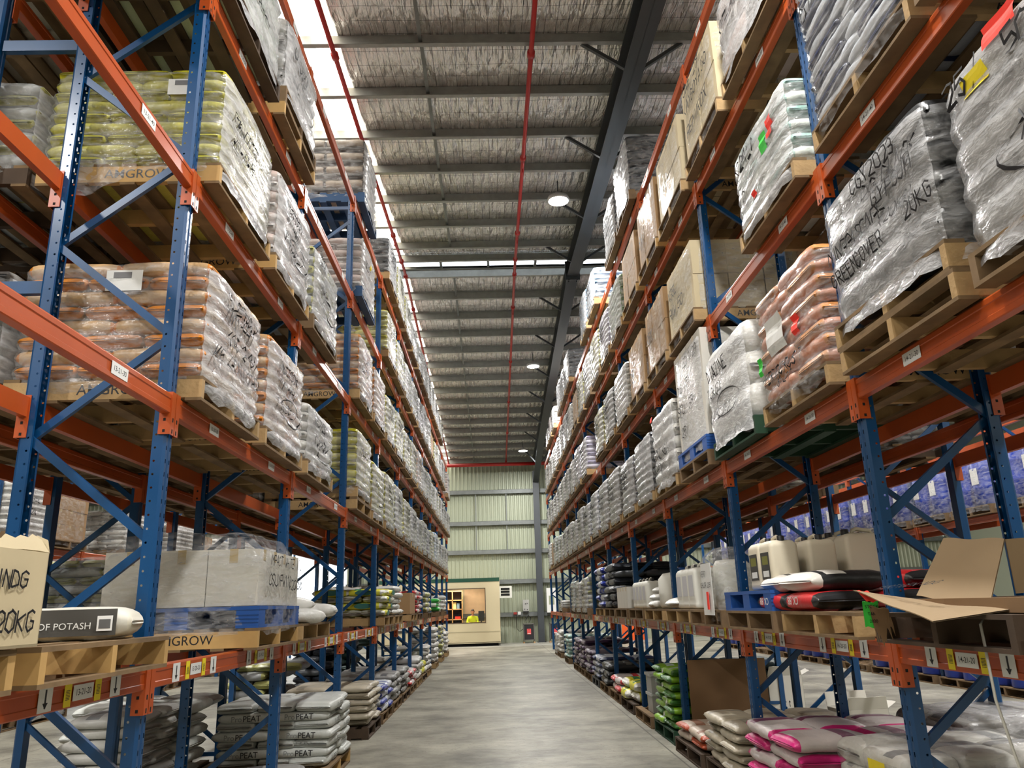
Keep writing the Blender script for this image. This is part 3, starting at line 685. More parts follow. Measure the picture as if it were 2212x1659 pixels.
def carton_mb(w_, d_, h_):
    mb = MB(); b = .004
    mb.box(-w_ / 2 + b, w_ / 2 - b, -d_ / 2 + b, d_ / 2 - b, 0, h_ - .003)
    mb.box(-w_ / 2 + b, w_ / 2 - b, -.03, .03, h_ - .003, h_ - .002, 1)
    for sy in (-1, 1): mb.box(-.03, .03, *sorted((sy * (d_ / 2 - b), sy * (d_ / 2 - b + .0015))), h_ * .75, h_, 1); 
    for sx in (-1, 1): mb.box(*sorted((sx * (w_ / 2 - b), sx * (w_ / 2 - b + .0015))), -.03, .03, h_ * .8, h_, 1)
    return mb
TAPE = mat('packing_tape', (190, 170, 130), .3)
CARM = {}
def cartonload(loc, s, wh, nx=2, ny=3, nz=3, H=1.1, A=1.1, B=1.1, m=KRAFT, wrap=True, name='carton', write=None, seed=0, far=False, desc='brown cartons', fmats=None):
    k = (nx, ny, nz, H, A, B)
    if k not in CARM: CARM[k] = carton_mb(A / nx, B / ny, H / nz).mesh('carton', [KRAFT, TAPE])
    t = empty('carton_stack', loc, 0 if s > 0 else PI); tag(t, '%s, %s' % (desc, wh), 'cartons', 'stacks of cartons')
    r = random.Random(seed)
    for i in range(nx):
        for j in range(ny):
            for q in range(nz):
                obj(name, CARM[k], t, ((i + .5) * A / nx - A / 2 + r.uniform(-.006, .006), (j + .5) * B / ny - B / 2 + r.uniform(-.006, .006), q * H / nz), (0, 0, r.uniform(-.008, .008)), {0: m})
    if wrap:
        mb, d = wrap_mb(A, B, H, 0, seed + 3, NR=32, amp=.7)
        obj('stretch_wrap', mb.mesh('stretch_wrap', [FILMX, FILM], True), t, mats=fmats)
        if write: w2 = MB(); scrib(w2, A, d, write, seed); obj('handwriting', w2.mesh('handwriting', [INK]), t)
    elif write:
        w2 = MB(); surf = lambda y, z: A / 2 + .001
        for (tx, y, z, h) in write: hand(w2, tx, y, z, h, surf, seed=seed)
        obj('handwriting', w2.mesh('handwriting', [INK]), t)
    return t

# ------------------------------------------------------------------ stock on the two aisle racks
r_h = random.Random(5)
def put_load(rk, lv, k, h, st, pk='w', n=8, H=1.08, near=None, dx=0, dy=0, z0=0, twop=False, raw=False, **kw):
    loc, s = slot(rk, lv, k, h, dx, dy); wh = where(rk, lv, k, h)
    near = (k <= 3 and rk in 'LR') if near is None else near
    pallet(pk, loc, s, wh, detail=near, text=(pk in 'wy' and k <= 4))
    z = loc[2] + .15
    if twop:
        pallet(twop, (loc[0], loc[1] + .02, z), s, wh, detail=near, extra=' stacked on another'); z += .15
    if st is None: return loc, s, wh, z
    if not raw:
        H *= .67
        if not near: H, n = r_h.choice(((H, n), (H * .9, max(3, n - 1)), (H * 1.1, n), (H, n)))
        if kw.get('write'): kw['write'] = [(a, b, c * .72, d * .86) for a, b, c, d in kw['write']]
        if kw.get('stickers'): kw['stickers'] = tuple((a, b * .72, c, d * .85, e) for a, b, c, d, e in kw['stickers'])
        if kw.get('sheet'): a, b, c, d = kw['sheet']; kw['sheet'] = (a, b * .70, c, d * .85)
    l2 = (loc[0], loc[1], z + z0 + .005); seed = int(k * 5 + h * 3 + lv)
    if st.startswith('car'): return cartonload(l2, s, wh, H=H, seed=seed, **kw)
    if near: return near_sackload(st, l2, s, wh, n=n, H=H, seed=seed, **kw)
    return far_sackload(st, l2, s, wh, n=n, H=H, seed=seed)

W1 = lambda *a: [(t, -.44, z, h) for t, z, h in a]
# left rack, second to top beam levels
put_load('L', 30, 1, 0, 'amb', 'w', H=1.13, write=[('ANDERSONS', -.3, .80, .10), ('OXN-PRO', -.3, .63, .11), ('(15-2-8)', -.25, .43, .11), ('X45 (FANCOTE)', -.5, .22, .10)], sheet=(-.05, .78, .22, .16))
put_load('L', 30, 1, 1, 'amb', 'w', H=1.13, write=[('ANDERSONS', -.4, .70, .10), ('OXN-PRO', -.35, .5, .10), ('(FANCOTE)', -.4, .28, .09)])
put_load('L', 30, 2, 0, 'wht', 'w', H=.82, n=6, write=W1(('ANDERSON', .5, .11), ('(15-2-8)', .25, .11)))
put_load('L', 30, 3, 0, 'yel', 'w', H=1.12, n=7, twop='w', write=W1(('FANCOTE', .6, .1)), sheet=(-.1, .72, .24, .17))
put_load('L', 30, 3, 1, 'yel', 'w', write=W1(('X45', .5, .1)))
for k, h, st in ((4, 0, 'yel'), (4, 1, 'slv'), (5, 0, 'yel'), (5, 1, 'wht'), (6, 0, 'wht'), (6, 1, 'slv'), (7, 0, 'nav'), (7, 1, 'yel'), (8, 0, 'blu'), (8, 1, 'wht'), (9, 0, 'dgr'), (9, 1, 'wht'), (10, 0, 'wht')):
    put_load('L', 30, k, h, st, 'wo'[(k + h) % 2])
yl_ = put_load('L', 40, 1, 0, 'yel', 'y', H=1.1, n=9, write=W1(('FANCOTE', .55, .1), ('30-0-5', .3, .1)), sheet=(.2, .72, .22, .14))
mb = MB(); N_ = 16; rf = random.Random(2)
mb.add([(-.56 + .62 * i / N_, -.60 - .03 * noise.noise(Vector((i * .6, j * .7, 1))) - .02 * math.sin(i * 1.3), .02 - (.10 + .16 * math.sin(PI * min(1, i / N_ * 1.1))) * j / 8 + .012 * noise.noise(Vector((i * .8, j, 5)))) for j in range(9) for i in range(N_ + 1)], [(j * (N_ + 1) + i, j * (N_ + 1) + i + 1, (j + 1) * (N_ + 1) + i + 1, (j + 1) * (N_ + 1) + i) for j in range(8) for i in range(N_)])
obj('loose_film', mb.mesh('loose_film', [FILM], True), yl_)
put_load('L', 40, 1, 1, 'ros', 'y', H=1.16, write=W1(('ANDERSON', .7, .1), ('OXN-PRO', .5, .1), ('(FANCOTE)', .28, .1)))
put_load('L', 40, 2, 0, 'slv', 'o', H=1.12, n=7, write=W1(('205', .8, .12), ('20KG', .4, .12)))
put_load('L', 40, 3, 0, 'amb', 'w', H=1.15, write=W1(('ANDERSON', .6, .1), ('OXN-PRO', .4, .1)))
put_load('L', 40, 3, 1, 'amb', 'w')
for k, h, st in ((4, 0, 'yel'), (4, 1, 'yel'), (5, 0, 'yel'), (5, 1, 'yel'), (6, 0, 'amb'), (6, 1, 'wht'), (7, 0, 'slv'), (7, 1, 'slv'), (8, 0, 'wht'), (8, 1, 'yel'), (9, 0, 'wht'), (9, 1, 'gry'), (10, 0, 'wht'), (10, 1, 'slv')):
    put_load('L', 40, k, h, st, 'wo'[(k + h) % 2])
put_load('L', 50, 0, 1, None, 'b'); 
loc, s = slot('L', 50, 0, 1); near_sackload('dgr', (loc[0], loc[1], loc[2] + .155), s, where('L', 50, 0, 1), n=7, H=.9)
put_load('L', 50, 1, 0, 'grn', 'd', H=1.15, n=5, write=W1(('IL BIG', .85, .12), ('LEMAY', .6, .12), ('BROOCHS', .3, .12)))
put_load('L', 50, 1, 1, 'gry', 'y', H=1.1, n=4, twop='o', write=W1(('G S50', .55, .13)))
put_load('L', 50, 3, 0, 'ros', 'B', H=1.1, n=8, near=True, write=W1(('FORCE', .5, .1)), stickers=((-.1, .62, .1, .09, YELTAG),))
for k, h, st in ((4, 0, 'yel'), (4, 1, 'yel'), (5, 0, 'slv'), (5, 1, 'slv'), (6, 0, 'dgr'), (6, 1, 'dgr'), (7, 0, 'wht'), (7, 1, 'car'), (8, 0, 'yel'), (8, 1, 'wht'), (9, 0, 'gry'), (9, 1, 'wht'), (10, 1, 'ros')):
    put_load('L', 50, k, h, st, 'wo'[(k + h) % 2])
put_load('L', 60, 3, 0, 'gra', 'B', raw=True, H=.88, n=8, near=True)
for k, h, st in ((4, 0, 'dgr'), (4, 1, 'yel'), (5, 0, 'yel'), (5, 1, 'wht'), (6, 0, 'slv'), (6, 1, 'wht'), (7, 0, 'wht'), (7, 1, 'slv'), (8, 0, 'wht'), (8, 1, 'gry'), (9, 0, 'yel')):
    put_load('L', 60, k, h, st, 'wo'[(k + h) % 2], H=1.0 if k < 8 else .8)
# right rack
put_load('R', 30, 0, 0, 'gry', 'o', H=1.2, n=5, write=[('25/', -.5, .9, .12), ('50L', -.1, .85, .12), ('X24', -.1, .35, .13)], stickers=((-.38, .86, .16, .1, YELTAG), (-.2, 1.0, .2, .12, REDTAG)), fm={0: FILMG, 1: FILMG})
put_load('R', 30, 0, 1, 'blk', 'w', H=1.12, n=4, twop='w', dy=-.04, write=[('CGY2023', -.1, .82, .09), ('DG BLACK', .0, .70, .09), ('GYPSUM', .08, .58, .09), ('MINERASCAPE', -.5, .48, .085), ('(20KG)', .1, .40, .08), ('GREENCOVER', -.5, .28, .085), ('20KG', .33, .30, .09)], fm={0: FILM, 1: FILMG})
put_load('R', 30, 1, 0, 'ter', 'w', H=1.2, n=8, dy=-.05, write=[('FERTICRUST', -.45, .16, .1), ('18-21', -.2, .05, .08)], stickers=((-.3, .42, .3, .3, WHITE), (.15, .42, .1, .16, REDTAG), (-.53, .30, .07, .16, GRNTAG)), fm={1: FILM})
put_load('R', 30, 1, 1, 'wht', 'g', H=1.2, n=0 or 3, write=W1(('DIAZINE', .75, .12), ('10KGX', .5, .12), ('(APLON)', .2, .12)), A=1.16)
loc, s, wh, z = put_load('R', 30, 2, 0, None, 'o', twop='b')
cartonload((loc[0], loc[1], z + .005), s, wh, 1, 2, 2, 1.08, 1.1, 1.14, BOXW, True, write=[('22/1/23', -.1, .85, .1), ('ONE (5)', -.45, .62, .1), ('SFU  39', -.45, .38, .11), ('[25]', -.45, .15, .1)], seed=4, desc='film-wrapped cream block load', fmats={0: FILM, 1: FILMD})
put_load('R', 30, 2, 1, 'wht', 'w', n=6, H=1.3, dy=.03, write=W1(('ANN2 KG', .4, .13), ('APRON', .15, .13)), stickers=((-.45, 1.1, .1, .08, REDTAG),))
put_load('R', 30, 3, 0, 'dgr', 'w', n=8, H=1.15)
for k, h, st in ((3, 1, 'nav'), (4, 0, 'gry'), (4, 1, 'gry'), (5, 0, 'nav'), (5, 1, 'nav'), (6, 0, 'gry'), (6, 1, 'wht'), (7, 0, 'wht'), (7, 1, 'gry'), (8, 0, 'wht'), (8, 1, 'aqu'), (9, 0, 'aqu'), (9, 1, 'car'), (10, 0, 'wht')):
    put_load('R', 30, k, h, st, 'wo'[(k + h) % 2], near=False)
# big slack flat sacks on the third level, right
put_load('R', 40, 0, 1, 'nav', 'w', raw=True, n=14, H=1.1, dx=.02, dy=-.08, write=W1(('DIAZ MIN', .7, .1)), fm={0: FILM, 1: FILM})
put_load('R', 40, 0, 0, 'gry', 'o', H=1.0)
put_load('R', 40, 1, 0, 'aqu', 'w', n=6, H=.98, write=W1(('(24L)', .62, .13), ('40', .25, .1)), stickers=((.10, .44, .11, .17, GRNTAG), (.24, .5, .11, .17, REDTAG), (-.16, .12, .08, .07, REDTAG)))
BC = dict(m=KRAFT)
put_load('R', 40, 2, 0, 'car', 'w', H=1.12, nx=3, ny=2, nz=2, m=KRAFTW, write=W1(('X35L', .6, .14), ('RAW 50', .3, .14)), desc='pale kraft cartons')
put_load('R', 40, 2, 1, 'car', 'w', H=1.2, nx=2, ny=3, nz=2, write=W1(('35X', .5, .16)), fmats={0: FILMX, 1: FILMX})
put_load('R', 40, 3, 0, 'car', 'w', H=1.15, nx=2, ny=2, nz=2, write=W1(('35', .3, .2)), fmats={0: FILMX, 1: FILMX})
for k, h, st in ((3, 1, 'wht'), (4, 0, 'tea'), (4, 1, 'yel'), (5, 1, 'pur'), (6, 0, 'pur'), (6, 1, 'wht'), (7, 0, 'gry'), (7, 1, 'wht'), (8, 0, 'wht'), (8, 1, 'plm'), (9, 0, 'wht'), (9, 1, 'plm'), (10, 0, 'wht')):
    put_load('R', 40, k, h, st, 'wo'[(k + h) % 2])
put_load('R', 50, 0, 1, 'gry', 'o', H=1.0)
put_load('R', 50, 1, 0, 'ros', 'w', n=3, H=1.05, twop=False, write=W1(('(FLAX)', .5, .14)))
put_load('R', 50, 1, 1, 'car', 'w', H=1.25, nx=2, ny=2, nz=2, m=KRAFTW, write=[('ONE 29', -.4, .95, .13), ('(AXBOYA', -.45, .7, .13), ('50', .25, .7, .13), ('[REMVROX', -.5, .3, .14)], desc='tall pale cartons')
put_load('R', 50, 2, 0, 'car', 'w', H=1.2, nx=2, ny=3, nz=2, m=KRAFTW, write=W1(('3X12', .4, .16)), fmats={0: FILM, 1: FILMX})
put_load('R', 50, 2, 1, 'car', 'y', H=1.25, nx=2, ny=3, nz=1, fmats={0: FILMX, 1: FILMX}, write=W1(('8X', .4, .2)))
put_load('R', 50, 3, 0, 'car', 'y', H=1.2, nx=2, ny=3, nz=2, fmats={0: FILMX, 1: FILMX})
for k, h, st in ((3, 1, 'grn'), (4, 0, 'pur'), (4, 1, 'yel'), (5, 0, 'wht'), (5, 1, 'yel'), (6, 0, 'car'), (6, 1, 'wht'), (7, 0, 'nav'), (7, 1, 'dgr'), (8, 0, 'gry'), (8, 1, 'wht'), (9, 0, 'wht'), (9, 1, 'ros'), (10, 0, 'wht')):
    put_load('R', 50, k, h, st, 'wo'[(k + h) % 2])
put_load('R', 60, 3, 0, 'dgr', 'o', raw=True, n=7, H=.9, near=True)
for k, h, st in ((3, 1, 'dgr'), (4, 1, 'blu'), (5, 0, 'blu'), (6, 1, 'dgr'), (7, 0, 'dgr'), (7, 1, 'dgr'), (8, 1, 'wht'), (9, 0, 'rws'), (9, 1, 'wht')):
    put_load('R', 60, k, h, st, 'ow'[(k + h) % 2], H=1.05 if k < 8 else .8, near=False)
# racks behind: mixed wrapped sacks, seen only through the gaps
r_ = random.Random(21)
for rk in ('LB', 'RB'):
    for lv in (30, 40, 50):
        for k in range(1, 8 if lv < 50 else 6):
            for h in (0, 1):
                if r_.random() < .12: continue
                put_load(rk, lv, k, h, r_.choice(['gry', 'dgr', 'wht', 'slv', 'plm', 'gry', 'bei']) , r_.choice('ood'), H=r_.choice((.9, 1.08)), n=8)
for k in range(2, 7):
    for h in (0, 1):
        if r_.random() < .5: put_load('LB', 20, k, h, r_.choice(['wht', 'slv', 'gry', 'bei']), 'o', H=.9)
for k in range(3, 10):
    for h in (0, 1):
        if r_.random() < .8: put_load('LF', 30, k, h, r_.choice(['wht', 'wht', 'gry', 'car']), 'o')
        if r_.random() < .45: put_load('LF', 40, k, h, r_.choice(['wht', 'slv', 'gry']), 'o')
        if r_.random() < .6: put_load('LF', 20, k, h, r_.choice(['bei', 'gry', 'wht']), 'o', H=.9)

# ------------------------------------------------------------------ drums, jerrycans, cartons
def drum_mb(): return MB().lathe([(0, 0), (.27, 0), (.29, .02), (.29, .28), (.298, .30), (.29, .32), (.29, .58), (.298, .6), (.29, .62), (.285, .86), (.27, .88), (0, .875)], 20).lathe([(.04, .875), (.04, .9), (0, .9)], 10, 0, (.16, 0, 0))
DRUM = drum_mb().mesh('drum', [BLUDRUM], True)
DRMN = MB().box(-.002, 0, -.1, .1, .35, .6).mesh('label', [WHITE])
for lv, ks in ((30, range(3, 10)), (0, range(3, 10))):
    for k in ks:
        for h in (0, 1):
            loc, s = slot('RF', lv, k, h); wh = where('RF', lv, k, h); pallet('o', loc, s, wh)
            if lv == 0 and (k * 2 + h) % 5 == 2: continue
            t = empty('drum_load', (loc[0], loc[1], loc[2] + .15), PI); tag(t, 'four blue plastic drums, %s' % wh, 'drums', 'pallets of blue drums')
            for i, (x, y) in enumerate(((-.29, -.29), (.29, -.29), (-.29, .29), (.29, .29))):
                dd = obj('drum', DRUM, t, (x, y, 0))
            for y in (-.29, .29): obj('label', MB().add([(.583, y - .1, .35), (.583, y + .1, .35), (.583, y + .1, .62), (.583, y - .1, .62)], [(0, 1, 2, 3)]).mesh('label', [WHITE]), t)
            if lv == 30:
                if 'dw' not in NEARW: NEARW['dw'] = wrap_mb(1.17, 1.17, .9, 0, 9, amp=.8)[0].mesh('stretch_wrap', [FILMX, FILM], True)
                obj('stretch_wrap', NEARW['dw'], t)
for k in range(3, 9):
    for h in (0, 1):
        if r_.random() < .6:
            loc, s = slot('LF', 0, k, h); wh = where('LF', 0, k, h); pallet('o', loc, s, wh)
            if r_.random() < .7: far_sackload(r_.choice(['wht', 'rws', 'gry']), (loc[0], loc[1], .155), s, wh, n=3, H=.36, seed=k)

def jerry_mb(w_=.24, d_=.29, h_=.42, r=.035):
    mb = MB(); n = 4
    def ring(sx, sy, z):
        o = []
        for q, (ax, ay) in enumerate(((1, 1), (-1, 1), (-1, -1), (1, -1))):
            for i in range(n + 1):
                a = q * PI / 2 + i / n * PI / 2; o.append((ax * (sx / 2 - r) + r * math.cos(a), ay * (sy / 2 - r) + r * math.sin(a), z))
        return o
    prof = [(.9, 0), (1, .015), (1, .05), (.975, .07), (1, .09), (1, h_ * .80), (.97, h_ * .86), (.82, h_ * .92), (.6, h_ * .94)]
    rings = [ring(w_ * f, d_ * f, z) for f, z in prof]; N = len(rings[0]); mb.v = [v for g in rings for v in g]
    for i in range(len(rings) - 1):
        for j in range(N): mb.f.append((i * N + j, i * N + (j + 1) % N, (i + 1) * N + (j + 1) % N, (i + 1) * N + j)); mb.m.append(0)
    mb.f += [tuple(range(N - 1, -1, -1)), tuple((len(rings) - 1) * N + j for j in range(N))]; mb.m += [0, 0]
    return mb
JER = jerry_mb().mesh('body', [NAT], True)
JHD = MB().tube([(0, -.12, .38), (0, -.10, .415), (0, 0, .43), (0, .03, .42), (0, .04, .38)], .016, 8).mesh('handle', [NAT], True)
JCP = MB().lathe([(.03, .375), (.03, .425), (.026, .43), (0, .43)], 14, 0, (0, .09, 0)).mesh('cap', [mat('cap_black', (30, 30, 32), .5)], True)
JLB = MB().box(.1215, .1225, -.10, .10, .08, .30).box(.1226, .123, -.07, .07, .20, .27, 1).box(.1226, .123, -.07, .07, .10, .15, 2).mesh('label', [mat('dark_product_label', (52, 50, 46), .4), mat('olive_print', (120, 120, 50), .5), WHITE])
JLW = MB().box(.1215, .1225, -.09, .09, .12, .32).mesh('label', [mat('pale_product_label', (200, 200, 205), .4)])
def jerrycan(loc, rz, label, m=NAT, lab=JLB, sc=1., group='jerrycans on the first beam level'):
    t = empty('jerrycan', loc, rz); t.scale = (sc,) * 3; tag(t, label, 'jerrycan', group)
    obj('body', JER, t, mats={0: m}); obj('handle', JHD, t, mats={0: m}); obj('cap', JCP, t)
    if lab: obj('label', lab, t)
    return t

# ---- first beam level, left
Z20 = LV[20] + .002
wl = lambda k, h, lv=20, rk='L': where(rk, lv, k, h)
def rack_pallet(rk, lv, k, h, pk, **kw):
    loc, s = slot(rk, lv, k, h, kw.pop('dx', 0), kw.pop('dy', 0)); pallet(pk, loc, s, where(rk, lv, k, h), detail=k <= 4, text=pk in 'wy' and k <= 4, **kw); return loc, s
for k, h, pk in ((0, 0, 'y'), (0, 1, 'y')):
    loc, s = slot('L', 20, k, h, -.03, -.04); pallet(pk, loc, s, wl(k, h), detail=True, text=False)
# open carton with torn top
t = empty('open_carton', (-1.96, 2.62, Z20 + .155), 0.02); tag(t, 'torn open pale carton marked 20KG on the nearest left pallet', 'carton')
mb = MB(); W_, D_, H_ = .62, .72, .33
for a in ((-W_ / 2, -W_ / 2 + .006, -D_ / 2, D_ / 2), (W_ / 2 - .006, W_ / 2, -D_ / 2, D_ / 2), (-W_ / 2, W_ / 2, -D_ / 2, -D_ / 2 + .006), (-W_ / 2, W_ / 2, D_ / 2 - .006, D_ / 2)): mb.box(*a, 0, H_)
mb.box(-W_ / 2, W_ / 2, -D_ / 2, D_ / 2, 0, .01); body = obj('box_body', mb.mesh('box_body', [KRAFTW]), t)
rr_ = random.Random(3)
def flap(pts, nm, par, m, thick=.005, jag=0.):
    mb = MB(); n_ = 16; (a, b, c, d) = [Vector(p) for p in pts]; vs = []
    for j in range(3):
        for i in range(n_ + 1):
            u = i / n_; p = a.lerp(b, u).lerp(d.lerp(c, u), j / 2 - (rr_.uniform(0, jag) if j == 2 else 0)); p.z += .004 * math.sin(u * 9); vs.append(p)
    fs = [(j * (n_ + 1) + i, j * (n_ + 1) + i + 1, (j + 1) * (n_ + 1) + i + 1, (j + 1) * (n_ + 1) + i) for j in range(2) for i in range(n_)]
    nrm = (b - a).cross(d - a).normalized() * thick; o = len(vs); mb.add(vs + [v - nrm for v in vs], fs + [tuple(reversed([q + o for q in f])) for f in fs] + [(i, i + 1, o + i + 1, o + i) for i in range(n_)] + [(2 * (n_ + 1) + i + 1, 2 * (n_ + 1) + i, o + 2 * (n_ + 1) + i, o + 2 * (n_ + 1) + i + 1) for i in range(n_)])
    return obj(nm, mb.mesh(nm, [m]), par)
flap([(W_ / 2, -D_ / 2, H_), (W_ / 2, D_ / 2, H_), (W_ / 2 - .05, D_ / 2, H_ + .07), (W_ / 2 - .05, -D_ / 2, H_ + .07)], 'flap', t, KRAFTW, jag=.5)
flap([(-W_ / 2, D_ / 2, H_), (W_ / 2, D_ / 2, H_), (W_ / 2 - .03, D_ / 2 + .02, H_ + .08), (-W_ / 2, D_ / 2 + .05, H_ + .08)], 'flap', t, KRAFTW, jag=.5)
mb = MB(); sf = lambda y, z: W_ / 2 + .001; hand(mb, 'DINDG', -.01, .20, .06, sf, seed=5, th=.008); hand(mb, '20KG', .07, .055, .07, sf, seed=6, th=.009); hand(mb, 'X', -.02, .055, .07, sf, seed=6, th=.009)
obj('handwriting', mb.mesh('handwriting', [INK]), t)
# potash sack
POT = sack_mb(.80, .50, .15, 5, True, 20, 18, .10).mesh('sack', [mat('sack_cream', (212, 208, 196), .5, bump=.3, bscale=12), mat('sack_cream_end', (218, 212, 196), .5, bump=.3, bscale=12), mat('sack_cream_print', (212, 208, 196), .5, bump=.3, bscale=12)], True)
t = empty('sack', (-2.12, 3.86, Z20 + .152), .30); tag(t, 'cream sack with dark band lettered MURIATE OF POTASH, nearest left pallets', 'sack')
obj('sack_body', POT, t)
band = MB(); nb = 20
for i in range(nb):
    def pt(u, v): x = -.36 + .70 * u; return (x, -.262 + .012 * abs(v - .5) - .006, .02 + .115 * v)
    band.add([pt(i / nb, 0), pt((i + 1) / nb, 0), pt((i + 1) / nb, 1), pt(i / nb, 1)], [(0, 1, 2, 3)])
obj('printed_band', band.mesh('printed_band', [mat('charcoal_print', (70, 68, 64), .5)]), t)
obj('lettering', textmesh('MURIATE OF POTASH', .040, INKW, .002), t, (.045, -.2715, .062), (PI / 2, 0, 0))
obj('barcode', MB().box(.262, .325, -.2725, -.2715, .04, .105).box(*(.270, .317, -.2735, -.2726, .05, .09), 1).mesh('barcode', [WHITE, mat('barcode_grey', (90, 90, 90), .5)]), t)
# white jerrycan cartons in film on blue pallet
loc, s = slot('L', 20, 1, 1, -.03, 0); pallet('y', loc, s, wl(1, 1), detail=True, text=True)
pallet('b', (loc[0], loc[1], loc[2] + .15), s, wl(1, 1), extra=' above wooden one')
cartonload((loc[0], loc[1], loc[2] + .305), s, wl(1, 1), 3, 4, 1, .40, 1.12, 1.14, BOXW, False, desc='white jerrycan cartons under film', seed=2)
mb, d = wrap_mb(1.14, 1.16, .42, 0, 3, skirt=.2, dome=.13, NR=64, amp=.8)
t = empty('film_cover', (loc[0], loc[1], loc[2] + .305)); tag(t, 'clear film hood over white jerrycan cartons on blue pallet, left', 'film wrap')
obj('film', mb.mesh('film', [FILMX, FILM], True), t)
w2 = MB(); scrib(w2, 1.14, d, [('IMPACT WHITE ICL', -.42, .29, .075), ('OSUXPW110', -.40, .14, .085), ('(20)', .18, .12, .085), ('S8', .42, .13, .1)], 3)
obj('handwriting', w2.mesh('handwriting', [INK]), t)
fl = MB(); N_ = 12   # film trailing from the rear of the load
vs = [(-.57 - .42 * (i / N_), -.5 + .25 * (j / N_) + .03 * math.sin(i), -.13 + (.5 * (1 - i / N_) ** 1.5) * (j / N_)) for j in range(N_ + 1) for i in range(N_ + 1)]
fl.add(vs, [(j * (N_ + 1) + i, j * (N_ + 1) + i + 1, (j + 1) * (N_ + 1) + i + 1, (j + 1) * (N_ + 1) + i) for j in range(N_) for i in range(N_)])
obj('trailing_film', fl.mesh('trailing_film', [FILM], True), t)

FARS = []
LAYN = ['bottom', 'second', 'third', 'fourth', 'fifth', 'sixth', 'seventh', 'eighth', 'ninth']
POSN = ['inner side', 'middle', 'aisle side']
def loose_stack(rk, lv, k, h, st, n, H1=.14, pk='o', dx=0, dy=0, brick=False, cols='all', desc=None, group=None, textf=None, rj=.03, zb=None, top=None, A=1.14, B=1.08, noP=False):
    """a pile of single sacks: each sack is its own thing"""
    loc, s = slot(rk, lv, k, h, dx, dy); wh = where(rk, lv, k, h)
    if not noP: pallet(pk, loc, s, wh, detail=(k <= 4 and rk in 'LR' and pk not in 'bk'))
    z0 = loc[2] + (.152 if not noP else 0); mm = smats(st); r = random.Random(k * 7 + h * 3 + lv + len(st)); desc = desc or ST[st][3][:-1]
    tn = top if top is not None else n; rk2 = {'L': 'left rack ', 'R': 'right rack ', 'LB': 'back-left rack ', 'RB': 'back-right rack '}[rk] + ('floor' if lv == 0 else 'shelf'); fl = 'floor pallet' if lv == 0 else 'first beam level'
    rows = [(i, 'all') for i in range(n)]
    out = []
    for i in range(n):
        lay = layer(i, A, B); cams = 0
        for q, (x, y, al, L, W) in enumerate(lay):
            if i < tn - 1 and x < -.2 and y * s > 0: continue        # hidden inside the pile
            if i < tn - 1 and not al and x < 0 and y * s > 0: continue
            if k >= (5 if rk in 'LR' else 3) and not (rk in 'LR' and k == 5 and lv == 0 and h == 0):
                if x < 0 and (i < n - 1 or not al): continue
                FARS.append((sackmesh(L, W, H1, (i + q) % 3, brick), Matrix.Translation((loc[0] + s * x + r.uniform(-rj, rj), loc[1] + s * y + r.uniform(-rj, rj), z0 + i * H1 * .97)) @ Matrix.Rotation((PI / 2 if al else 0) + r.uniform(-.05, .05), 4, 'Z'), mm)); continue
            o = obj('sack', sackmesh(L, W, H1, (i + q) % 3, brick), None, (loc[0] + s * x + r.uniform(-rj, rj), loc[1] + s * y + r.uniform(-rj, rj), z0 + i * H1 * .97), (r.uniform(-.02, .02), r.uniform(-.02, .02), (PI / 2 if al else 0) + (PI if r.random() < .5 else 0) + r.uniform(-.05, .05)), mm)
            side = (['inner', 'middle', 'aisle-side'][q] if al else ['inner', 'aisle-side'][q - 3]); nf = 'near' if (y * s < 0) else 'far'
            tag(o, '%s, %s layer, %s %s, %s, %s bay %s' % (desc, LAYN[i], side, nf, rk2, ORD[k], ('near', 'far')[h]), 'sack', group or 'loose sacks stacked on pallets')
            if textf: textf(o, i, q, s, L, W, H1, al)
            out.append(o)
    return out
# left floor pallets
def peat(o, i, q, s, L, W, H, al):
    rz = o.rotation_euler.z
    cam_side = (not al) and i % 2 == 1 or (al and i % 2 == 0)
    y_off = W / 2 * 1.03 + .016
    # lettering on the long face, both sides
    for sg in (-1, 1):
        big = al
        tt = empty_text = None
        m1 = obj('lettering', textmesh('Pro', .075, mat('peat_grey_ink', (140, 142, 140), .5), .004), o, (sg * -.09, sg * y_off, H * .52), (PI / 2, 0, 0 if sg < 0 else PI))
        m2 = obj('lettering', textmesh('PEAT', .078, INK, .006), o, (sg * .045 - sg * .0, sg * y_off, H * .52), (PI / 2, 0, 0 if sg < 0 else PI))
        m1.location.x = -.10 * (1 if sg < 0 else -1); m2.location.x = .05 * (1 if sg < 0 else -1)
loose_stack('L', 0, 2, 1, 'pea', 7, .088, 'y', dx=-.03, dy=0, brick=True, desc='pale printed peat sack', textf=peat)
loose_stack('L', 0, 3, 1, 'bei', 6, .085, 'd', dx=.0, desc='plain beige sack')
loose_stack('L', 0, 4, 0, 'bws', 4, .098, 'o')
loose_stack('L', 0, 4, 1, 'gry', 4, .11, 'o', desc='grey sack')
loose_stack('L', 0, 5, 0, 'gry', 4, .11, 'd', desc='grey sack')
loose_stack('L', 0, 5, 1, 'rws', 3, .10, 'o')
loose_stack('L', 0, 6, 0, 'wht', 4, .115, 'w', desc='white sack')
loose_stack('L', 0, 6, 1, 'yws', 2, .14, 'd')
loose_stack('L', 0, 7, 0, 'wht', 5, .12, 'w', desc='white sack')
loose_stack('L', 0, 8, 0, 'wht', 7, .14, 'w', desc='white sack')
loose_stack('L', 0, 9, 0, 'slv', 7, .14, 'w', desc='silvery sack')
loose_stack('L', 0, 10, 0, 'wht', 5, .14, 'w', desc='white sack')
loose_stack('LB', 0, 2, 1, 'pea', 6, .115, 'o', desc='plain pale sack', dy=-.45, rj=.05)
